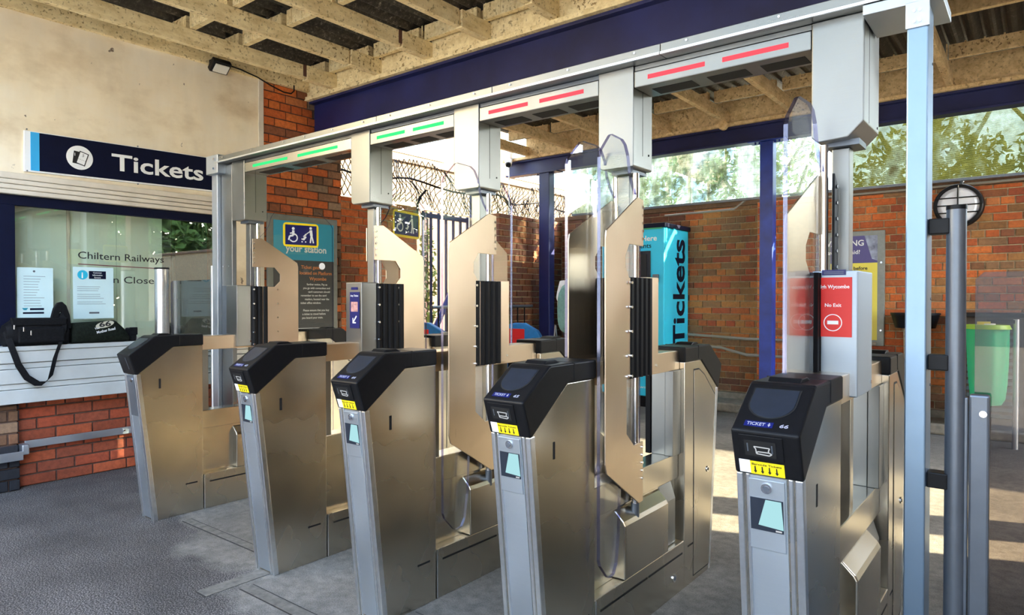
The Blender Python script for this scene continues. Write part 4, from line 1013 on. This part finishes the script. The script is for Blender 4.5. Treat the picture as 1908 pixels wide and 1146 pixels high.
# bulkhead lamp
t = thing('bulkhead_lamp', 'large round caged bulkhead lamp high on the orange brick wall', 'lamp', (-.61, YB, 2.12))
cx, cz, rr = -.625, 2.135, .185
obj('body', MB().cyl((cx, YB - .02, cz), (cx, YB - .09, cz), rr + .02, 40, rr), BLACK, t, smooth=True)
obj('ring', MB().tube([(cx + rr * math.cos(2 * PI * i / 40), YB - .10, cz + rr * math.sin(2 * PI * i / 40)) for i in range(41)], .016, 8), BLACK, t, smooth=True)
obj('diffuser', MB().cyl((cx, YB - .085, cz), (cx, YB - .115, cz), rr - .01, 40, rr - .05), plain('milky_diffuser', (.80, .80, .86), .35), t, smooth=True)
gm = MB()
for dz in (-.07, .0, .07): 
    ww = math.sqrt(rr * rr - dz * dz); gm.cyl((cx - ww, YB - .122, cz + dz), (cx + ww, YB - .122, cz + dz), .006, 6)
gm.cyl((cx, YB - .124, cz - rr), (cx, YB - .124, cz + rr), .007, 6)
obj('cage_bar', gm, BLACK, t)
obj('junction_box', MB().cyl((-.60, YB - .035, 2.42), (-.60, YB - .075, 2.42), .05, 12), GREYMET, t, smooth=True)
obj('drop_tube', MB().cyl((-.60, YB - .03, 2.40), (-.60, YB - .03, 2.30), .018, 8), GREYMET, t)
# conduits
CON = plain('grey_conduit', (.30, .27, .22), .5)
for lab, pts in (('thin grey conduit running along the top of the back wall', [(-1.9, YB - .03, 2.33), (1.5, YB - .03, 2.35)]),
                 ('upper of two grey pipes low on the brick wall behind the blue column', [(-3.3, YB - .14, .83), (-2.6, YB - .15, .80), (-1.3, YB - .15, .80)]),
                 ('lower of two grey pipes low on the brick wall behind the blue column', [(-3.3, YB - .14, .70), (-2.9, YB - .14, .69), (-2.6, YB - .15, .62), (-1.3, YB - .15, .61)]),
                 ('rusty conduit stepping over the pier left of the blue column', [(-3.6, YB - .14, 2.26), (-2.75, YB - .14, 2.27), (-2.6, YB - .15, 2.37), (-2.0, YB - .15, 2.385), (-1.6, YB - .1, 2.385)])):
    tag(obj('conduit', MB().tube(pts, .016 if 'pipes' in lab else .012, 8), CON, smooth=True), lab, 'pipe')
# flower/waste basket on wall
t = thing('wall_planter', 'black half-round tub fixed low on the back wall with pale stem below', 'tub', (-.96, YB - .12, .95))
obj('tub', MB().cyl((-.955, YB - .20, .97), (-.955, YB - .20, 1.10), .17, 24, .205), BLACK, t, smooth=True)
obj('rim', MB().cyl((-.955, YB - .20, 1.095), (-.955, YB - .20, 1.115), .212, 24), BLACK, t, smooth=True)
obj('stem', MB().cyl((-.955, YB - .20, .10), (-.955, YB - .20, .97), .085, 16, .10), plain('straw_post', (.50, .42, .28), .8, 0, .4, 40), t, smooth=True)
# litter sack holder
t = thing('litter_sack', 'translucent green litter sack hanging under a round lime lid', 'litter bin', (-.35, 6.85, 0))
sk = soft_sack = MB(); n = 28; vs = []; fs = []
lev = [(1.00, .150), (.95, .148), (.85, .146), (.7, .140), (.55, .132), (.42, .12), (.37, .095), (.355, .03)]
for z, r in lev:
    for k in range(n):
        a = 2 * PI * k / n; rr_ = r * (1 + .05 * math.sin(5 * a + z * 3) + .03 * math.sin(9 * a)); vs.append((-.35 + rr_ * math.cos(a), 6.85 + rr_ * math.sin(a) * .8, z))
for i in range(len(lev) - 1):
    for k in range(n): fs.append((i * n + k, i * n + (k + 1) % n, (i + 1) * n + (k + 1) % n, (i + 1) * n + k))
fs.append(tuple(range(len(vs) - n, len(vs)))); sk.add(vs, fs)
m, nt, b_ = nodes_of('green_sack'); b_.inputs['Base Color'].default_value = (.03, .55, .25, 1); b_.inputs['Roughness'].default_value = .3; b_.inputs['Transmission Weight'].default_value = .0; b_.inputs['Alpha'].default_value = .82
obj('sack', sk, m, t, smooth=True)
obj('lid', MB().cyl((-.35, 6.85, 1.0), (-.35, 6.85, 1.035), .165, 28, .15), plain('lime_lid', (.35, .62, .04), .4), t, smooth=True)
obj('lid_ring', MB().tube([(-.35 + .05 * math.cos(2 * PI * i / 20), 6.85 + .05 * math.sin(2 * PI * i / 20), 1.04) for i in range(21)], .006, 6), WHITE, t, smooth=True)
obj('pole', MB().cyl((-.16, 6.95, 0), (-.16, 6.95, 1.08), .022, 12), GALV, t, smooth=True)
obj('arm', B(-.36, -.15, 6.93, 6.97, 1.045, 1.075), BLACK, t, .003)
obj('yellow_tab', B(-.42, -.33, 6.80, 6.86, 1.036, 1.06), YEL, t)
# louvred grey cupboard behind
t = thing('louvre_cabinet', 'dark louvred cabinet standing behind the green litter sack', 'cabinet', (-.25, 7.4, 0))
obj('carcass', B(-.56, -.06, 7.25, 7.62, .10, 1.09), plain('cabinet_brown', (.07, .05, .04), .6, 0, .2, 8), t, .004)
for k in range(14): obj('slat', rot_box((-.33, 7.235, .22 + k * .058), .38, .012, .034, -.5, 0), GREYMET, t)
obj('top', B(-.60, -.02, 7.18, 7.66, 1.09, 1.125), BLACK, t, .004)
# CCTV on rear beam end
t = thing('cctv_camera', 'small white dome security camera hanging at the left end of rear beam', 'camera', (-5.50, 6.93, 3.0))
obj('body', MB().cyl((-5.50, 6.9, 3.08), (-5.50, 6.9, 3.20), .062, 20), WHITE, t, .006, True)
obj('ball', MB().cyl((-5.50, 6.9, 3.08), (-5.46, 6.84, 3.0), .05, 20, .045), WHITE, t, smooth=True)
obj('lens', MB().cyl((-5.46, 6.84, 3.0), (-5.448, 6.826, 2.985), .033, 16), BLACK, t, smooth=True)
obj('conduit', MB().cyl((-5.52, 6.93, 2.1), (-5.52, 6.93, 3.08), .008, 6), WHITE, t)
# beam-hung round fitting
t = thing('pendant_sensor', 'small round brown fitting hanging from a rod at the rear beam', 'fitting', (-2.9, 6.9, 3.05))
obj('rod', MB().cyl((-2.62, 6.88, 3.07), (-2.62, 6.88, 3.33), .008, 6), TIMB2, t)
obj('disc', MB().cyl((-2.62, 6.86, 3.06), (-2.62, 6.90, 3.06), .048, 16), TIMB2, t, smooth=True)

# ---- railings, fence, mesh
def bars(label, y0, y1, n, x, ztop):
    t = thing('railing', label, 'railing', (x, (y0 + y1) / 2, 0))
    for k in range(n):
        y = y0 + (y1 - y0) * k / (n - 1); obj('bar', B(x - .012, x + .012, y - .012, y + .012, 0, ztop), BLUE, t)
    for z in (ztop - .07, .25): obj('rail', B(x - .02, x + .02, y0 - .02, y1 + .02, z, z + .05), BLUE, t)
    return t
t = bars('tall dark navy railing gate seen between the second and third gates', 5.42, 6.30, 8, -5.58, 2.26)
obj('gate_post', B(-5.64, -5.55, 6.28, 6.37, 0, 2.62), BLUE, t, .004)
obj('brace', MB().cyl((-5.52, 5.55, .9), (-5.52, 6.3, 2.1), .035, 8), BLUE2, t)
t = thing('mesh_fence', 'crumpled chain-link mesh and wire strung above the side wall', 'fence', (-5.6, 5.6, 2.3))
cmh = MB(); random.seed(3)
zb, zt = 2.31, 2.80
step = .062
def wob(y, z): return (-5.62 + .05 * math.sin(y * 7 + z * 9) + .02 * math.sin(y * 23), y + .03 * math.sin(z * 20 + y * 3) * (0 if y < 4.5 else 1), z + .04 * math.sin(y * 5) * (0 if y < 4.5 else 1))
y = 3.7
while y < 9.0:
    for sg_ in (1, -1):
        pts = [wob(y + sg_ * (k * step * .5), zb + (zt - zb) * k / 8) for k in range(9)]
        cmh.tube(pts, .0055, 3)
    y += step
obj('wire_mesh', cmh, RUB, t, kind='stuff')
obj('top_wire', MB().tube([wob(3.9 + i * .2, 2.58) for i in range(26)], .012, 6), RUB, t, smooth=True)
random.seed(9); bw = MB()
for k in range(5):
    c0 = 6.3 + k * .35; bw.tube([(-5.55 + .12 * math.sin(j * 1.1 + k), c0 + j * .05, 2.50 + .14 * math.sin(j * 1.5 + k * 2)) for j in range(22)], .005, 4)
obj('barbed_coil', bw, RUB, t, kind='stuff')
for yy in (4.75, 5.35): obj('hook_arm', MB().tube([(-5.6, yy, 2.2), (-5.6, yy, 2.33), (-5.58, yy + .03, 2.42), (-5.55, yy + .09, 2.5)], .014, 6), RUB, t, smooth=True)
# low dark railing by the dark wall
t = thing('railing', 'low black hoop railing behind the blue and red barriers', 'railing', (-5.1, 6.7, 0))
for k in range(12): obj('bar', MB().cyl((-5.12, 5.2 + k * .14, .3), (-5.12, 5.2 + k * .14, 1.16), .008, 6), RUB, t)
obj('rail', MB().cyl((-5.12, 5.1, 1.16), (-5.12, 6.9, 1.16), .018, 8), GREYMET, t, smooth=True)
obj('rail', MB().cyl((-5.12, 5.1, .3), (-5.12, 6.9, .3), .012, 8), GREYMET, t, smooth=True)
# blue and red plastic barriers
PB = plain('barrier_blue', (.02, .20, .52), .4, 0, .1); PR = plain('barrier_red', (.75, .02, .02), .4)
def barrier(label, x0, x1, y, h_=1.0, zo=0):
    t = thing('barrier', label, 'barrier', ((x0 + x1) / 2, y, 0), 'blue plastic barriers')
    L = x1 - x0; prof = [(0, .08), (.06, .0), (.14, .0), (.16, .10), (L - .16, .10), (L - .14, 0), (L - .06, 0), (L, .08), (L, .78), (L - .10, .92), (L * .6, 1.0), (L * .4, 1.0), (.10, .96), (0, .86)]
    obj('body', MB().prism([(x0 + p, q * h_) for p, q in prof], XZ, y - .03, y + .03), PB, t, .012)
    obj('panel', B(x0 + L * .22, x0 + L * .62, y - .036, y - .029, .62 * h_, .93 * h_), PR, t, .006)
    for k in range(3): obj('rib', B(x0 + L * .26, x0 + L * .58, y - .040, y - .035, (.66 + k * .08) * h_, (.68 + k * .08) * h_), PR, t)
    for xx in (.3, .55): obj('leg', B(x0 + L * xx - .02, x0 + L * xx + .02, y - .05, y - .03, .02, .6 * h_), PB, t, .004)
    obj('foot', B(x0 + .04, x0 + .14, y - .22, y + .22, 0, .05), PB, t, .01); obj('foot', B(x1 - .14, x1 - .04, y - .22, y + .22, 0, .05), PB, t, .01)
    obj('eye', MB().cyl((x0 + L * .80, y - .036, .76 * h_), (x0 + L * .80, y - .028, .76 * h_), .035, 14), PB, t)
    return t
barrier('blue barrier with red panel seen right of the third gate', -5.12, -4.42, 6.2, .97)
barrier('blue barrier glimpsed between second and third gates, below the railings', -5.50, -4.75, 5.0, 1.0)
# small frame stand
t = thing('folding_stand', 'thin grey folding stand leaning by the right end of the barrier', 'stand', (-4.28, 6.25, 0))
obj('leg', MB().cyl((-4.34, 6.30, .95), (-4.20, 6.25, .0), .008, 6), GALV, t); obj('leg', MB().cyl((-4.34, 6.30, .95), (-4.34, 6.10, .0), .008, 6), GALV, t); obj('crossbar', MB().cyl((-4.29, 6.28, .6), (-4.34, 6.23, .6), .006, 6), GALV, t)

# ---- far building (sunlit, beige) with window band
t = thing('office_building', 'pale beige sunlit building with blue-tinted window band beyond the fence', 'building', (-9.5, 12, 0))
BE = plain('beige_cladding', (.12, .078, .042), .8, 0, .08, 2); BE2 = plain('buff_brick', (.13, .075, .04), .85, 0, .2, 8)
obj('wall', B(-11, -9.0, 3.0, 24.0, 2.9, 9.0), BE, t); obj('lower_wall', B(-11, -9.02, 3.0, 24.0, 0, 2.9), BE2, t)
obj('ledge', B(-9.0, -8.93, 3.0, 24.0, 3.70, 3.78), BE, t)
WB = plain('pale_blue_glass', (.10, .20, .28), .08, 0, .1, 1)
for k in range(13):
    y0 = 3.2 + k * 1.6; f_ = obj('window', B(-9.0, -8.97, y0, y0 + 1.3, 3.86, 5.2), WHITE, t)
    for j in range(3): obj('pane', B(-8.972, -8.962, y0 + .05 + j * .41, y0 + .43 + j * .41, 3.92, 5.12), WB, f_)
    f_ = obj('window', B(-9.0, -8.97, y0, y0 + 1.3, 6.2, 7.4), WHITE, t)
    for j in range(3): obj('pane', B(-8.972, -8.962, y0 + .05 + j * .41, y0 + .43 + j * .41, 6.26, 7.34), WB, f_)

# ---- trees and ivy behind the glazing
LEAFM = plain('leaf_green', (.12, .19, .04), .6, 0, .5, 3); LEAFY = plain('leaf_yellow_green', (.24, .27, .05), .6, 0, .5, 3); BARK = plain('bark', (.10, .075, .05), .9, 0, .4, 12)
def foliage(cx, cy, cz, rx, ry, rz, n, size, mat, parent, name='foliage'):
    vs = []; fs = []
    for i in range(n):
        while True:
            p = Vector((random.uniform(-1, 1), random.uniform(-1, 1), random.uniform(-1, 1)))
            if p.length < 1: break
        c = Vector((cx + p.x * rx, cy + p.y * ry, cz + p.z * rz)); a = Vector((random.gauss(0, 1), random.gauss(0, 1), random.gauss(0, 1))).normalized(); b = a.orthogonal().normalized(); s_ = size * random.uniform(.6, 1.3)
        o_ = len(vs); vs += [c - a * s_, c + b * s_ * .45, c + a * s_, c - b * s_ * .45]; fs.append((o_, o_ + 1, o_ + 2, o_ + 3))
    m = MB().add(vs, fs); o = obj(name, m, mat, parent); o['kind'] = 'stuff'; return o
random.seed(21)
for lab, x, y, hh, mat, n, lean in (('bare-branched ivy-clad tree behind the left end of the glazing', -5.1, 9.2, 3.2, LEAFM, 1500, .2),
                         ('leafy tree seen through the streaky glazing left of the blue column', -2.9, 9.6, 3.3, LEAFM, 1300, -.3),
                         ('yellow-green bush pressed behind the ribbed sheet at right', -1.1, 8.8, 2.7, LEAFY, 2600, .1),
                         ('dark green tree behind the far right of the ribbed sheet', .6, 9.2, 3.0, LEAFM, 2600, 0)):
    t = thing('tree', lab, 'tree', (x, y, 0), 'trees behind the glazing')
    obj('trunk', MB().tube([(x, y, 0), (x + lean * .3, y, 1.5), (x + lean, y + .1, 2.6), (x + lean * 1.4, y, 3.6)], .09, 8), BARK, t, smooth=True)
    bm_ = MB()
    for k in range(9):
        z0 = 1.8 + k * .2; dx = random.uniform(-.9, .9); bm_.tube([(x + lean * .7, y, z0), (x + lean * .7 + dx * .5, y + random.uniform(-.3, .3), z0 + .4), (x + lean * .7 + dx, y + random.uniform(-.5, .3), z0 + 1.0)], .022, 5)
    obj('branches', bm_, BARK, t, smooth=True)
    foliage(x + lean, y, hh - .25, .85, .6, .85, n, .055, mat, t)
t = thing('reflection_building', 'long pale grey building across the forecourt behind the viewer, seen only in reflections', 'building', (-2, -17, 0))  # unseen building added so the steel fronts reflect less bright sky
obj('wall', B(-40, 34, -20, -17, 0, 14), plain('reflector_blue_grey', (.13, .16, .20), .8, 0, .15, .6), t)
obj('ledge', B(-40, 34, -17, -16.8, 4.4, 4.7), WHITE, t)
t = thing('tree_line', 'row of green trees across the yard, seen only reflected in the office window', 'trees', (24, 18, 0))
foliage(24, 18, 4.2, 2, 19, 4.3, 14000, .40, LEAFM, t)
for k in range(9): obj('trunk', MB().cyl((24.3, 3 + k * 3.6, 0), (24.2, 3.1 + k * 3.6, 4.4), .2, 8), BARK, t)
t = thing('ivy', 'strand of ivy climbing by the railing gate beside the beige building', 'ivy', (-6.0, 6.3, 0))
foliage(-6.3, 6.2, 1.3, .12, .12, 1.1, 500, .035, LEAFY, t, 'leaves'); obj('stem', MB().tube([(-6.3, 6.2, 0), (-6.32, 6.22, 1.2), (-6.28, 6.18, 2.3)], .012, 6), BARK, t)

# ---- the person beyond the gates
def skin_body(name, verts, edges, radii, mat, parent, root=0, sub=2):
    me = bpy.data.meshes.new(name); off = ORG[parent.name]
    me.from_pydata([tuple(Vector(v) - off) for v in verts], edges, []); o = bpy.data.objects.new(name, me); COL.objects.link(o); o.parent = parent
    md = o.modifiers.new('skin', 'SKIN'); 
    for i, r in enumerate(radii):
        sv = me.skin_vertices[0].data[i]; sv.radius = r if isinstance(r, tuple) else (r, r)
    me.skin_vertices[0].data[root].use_root = True
    md.use_smooth_shade = True
    s_ = o.modifiers.new('sub', 'SUBSURF'); s_.levels = sub; s_.render_levels = sub
    me.materials.append(mat); return o
px, py = -3.985, 6.25
t = thing('person', 'person in white T-shirt and teal backpack, back turned, beyond the fourth gate', 'person', (px, py, 0))
SK = plain('skin', (.50, .25, .15), .5); TS = plain('white_cotton', (.80, .80, .80), .8, 0, .04, 30); TE = plain('teal_fabric', (.16, .33, .31), .75, 0, .15, 30); TR = plain('dark_trousers', (.02, .022, .03), .8, 0, .2, 20); HA = plain('dark_hair', (.03, .02, .015), .6, 0, .2, 60)
V = lambda x, y, z: (px + x, py + y, z)
skin_body('body', [V(0, 0, .95), V(0, 0, 1.12), V(0, .0, 1.30), V(0, .01, 1.42), V(0, .02, 1.49), V(0, .03, 1.56),
    V(-.185, 0, 1.40), V(-.235, .0, 1.17), V(-.215, .10, .96), V(-.205, .135, .88), V(.185, 0, 1.40), V(.235, 0, 1.17), V(.215, .10, .96), V(.205, .135, .88),
    V(-.095, 0, .90), V(-.11, 0, .50), V(-.11, -.02, .10), V(.095, 0, .90), V(.11, .01, .50), V(.11, -.02, .10), V(-.12, .12, .045), V(.12, .12, .045)],
    [(0, 1), (1, 2), (2, 3), (3, 4), (4, 5), (3, 6), (6, 7), (7, 8), (8, 9), (3, 10), (10, 11), (11, 12), (12, 13), (0, 14), (14, 15), (15, 16), (0, 17), (17, 18), (18, 19), (16, 20), (19, 21)],
    [(.15, .11), (.14, .10), (.16, .11), (.13, .09), .058, .055, .06, .045, .036, .030, .06, .045, .036, .030, .085, .06, .045, .085, .06, .045, .035, .035], SK, t)
hd = MB(); vs = []; fs = []; nu, nv = 20, 14
for i in range(nv + 1):
    ph = PI * i / nv
    for k in range(nu):
        th = 2 * PI * k / nu; r = Vector((.075 * math.sin(ph) * math.cos(th), .095 * math.sin(ph) * math.sin(th), .118 * math.cos(ph)))
        if r.z < -.04: r.x *= .86; r.y *= .9
        if abs(math.cos(th)) < .25 and math.sin(th) > 0 and -.035 < r.z < .02: r.y += .016 * math.sin(ph)
        vs.append((px + r.x, py + .045 + r.y, 1.655 + r.z))
for i in range(nv):
    for k in range(nu): fs.append((i * nu + k, i * nu + (k + 1) % nu, (i + 1) * nu + (k + 1) % nu, (i + 1) * nu + k))
hd.add(vs, fs); head = obj('head', hd, SK, t, smooth=True)
for sx_ in (-1, 1):
    obj('ear', MB().cyl((px + sx_ * .072, py + .04, 1.65), (px + sx_ * .084, py + .035, 1.65), .028, 12, .022), SK, head, .004, True)
    obj('eye', MB().cyl((px + sx_ * .03, py + .133, 1.668), (px + sx_ * .03, py + .140, 1.668), .010, 10), WHITE, head)
obj('mouth', B(px - .022, px + .022, py + .126, py + .136, 1.600, 1.607), plain('lips', (.35, .10, .08), .5), head, .002)
hr = MB(); hr.v = [((x - px) * 1.09 + px, (y - py - .045) * 1.07 + py + .036, (z - 1.655) * 1.07 + 1.663) for x, y, z in vs]; hr.f = [f for f in fs if sum(vs[i][2] for i in f) / 4 > 1.70 or (sum(vs[i][1] for i in f) / 4 < py + .035 and sum(vs[i][2] for i in f) / 4 > 1.60)]; hr.m = [0] * len(hr.f)
obj('hair', hr, HA, head, smooth=True)
for sx_ in (-1, 1):   # hands
    vv = [V(sx_ * .205, .135, .885), V(sx_ * .205, .15, .83)]; ee = [(0, 1)]; rad = [.026, (.030, .018)]
    for j, (dy, L) in enumerate(((-.025, .062), (-.009, .072), (.008, .068), (.022, .055))):
        k0 = len(vv); vv += [V(sx_ * .205, .155 + dy, .80), V(sx_ * .200, .160 + dy, .80 - L * .5), V(sx_ * .192, .158 + dy, .80 - L)]; ee += [(1, k0), (k0, k0 + 1), (k0 + 1, k0 + 2)]; rad += [.009, .0085, .0075]
    k0 = len(vv); vv += [V(sx_ * .195, .185, .84), V(sx_ * .190, .200, .80)]; ee += [(0, k0), (k0, k0 + 1)]; rad += [.010, .008]
    skin_body('hand', vv, ee, rad, SK, t, 0, 1)
skin_body('t_shirt', [V(0, 0, .93), V(0, 0, 1.12), V(0, 0, 1.30), V(0, .01, 1.42), V(-.185, 0, 1.405), V(-.232, 0, 1.20), V(.185, 0, 1.405), V(.232, 0, 1.20)], [(0, 1), (1, 2), (2, 3), (3, 4), (4, 5), (3, 6), (6, 7)],
          [(.175, .13), (.165, .125), (.185, .13), (.145, .105), .078, .066, .078, .066], TS, t)
skin_body('trousers', [V(0, 0, .97), V(-.095, 0, .88), V(-.11, 0, .50), V(-.11, -.02, .08), V(.095, 0, .88), V(.11, .01, .50), V(.11, -.02, .08)], [(0, 1), (1, 2), (2, 3), (0, 4), (4, 5), (5, 6)], [(.16, .12), .10, .08, .07, .10, .08, .07], TR, t)
for sx_ in (-1, 1): soft_bag('shoe', [(py - .09, px + sx_ * .12 - .035, px + sx_ * .12 + .035, .0, .07), (py - .02, px + sx_ * .12 - .045, px + sx_ * .12 + .045, .0, .09), (py + .10, px + sx_ * .12 - .048, px + sx_ * .12 + .048, 0, .06), (py + .17, px + sx_ * .12 - .03, px + sx_ * .12 + .03, .0, .035)], RUB, t)
bp = thing('backpack', 'teal backpack worn by the person beyond the fourth gate', 'backpack', (px, py - .18, .9))
soft_bag('body', [(py - .25, px - .10, px + .13, .90, 1.30), (py - .23, px - .16, px + .16, .88, 1.38), (py - .18, px - .17, px + .16, .87, 1.42), (py - .135, px - .13, px + .14, .88, 1.40)], TE, bp)
soft_bag('pocket', [(py - .29, px - .08, px + .10, .93, 1.12), (py - .275, px - .10, px + .12, .91, 1.15), (py - .24, px - .10, px + .12, .90, 1.16)], TE, bp)
for sx_ in (-1, 1): obj('strap', MB().ribbon([V(sx_ * .10, -.14, 1.38), V(sx_ * .11, -.06, 1.47), V(sx_ * .11, .06, 1.48), V(sx_ * .12, .15, 1.36), V(sx_ * .14, .14, 1.15), V(sx_ * .15, -.02, .98), V(sx_ * .14, -.14, .94)], (.045, 0, 0), .004), TE, bp, smooth=True)
# turn the person (and the backpack with them) to face away to the left
ang = math.radians(8)
pr = bpy.data.objects['person']; pr.rotation_euler.z = ang
bp.rotation_euler.z = ang; bp.location = Vector((px, py, .9)) + Matrix.Rotation(ang, 3, 'Z') @ Vector((0, -.18, 0))
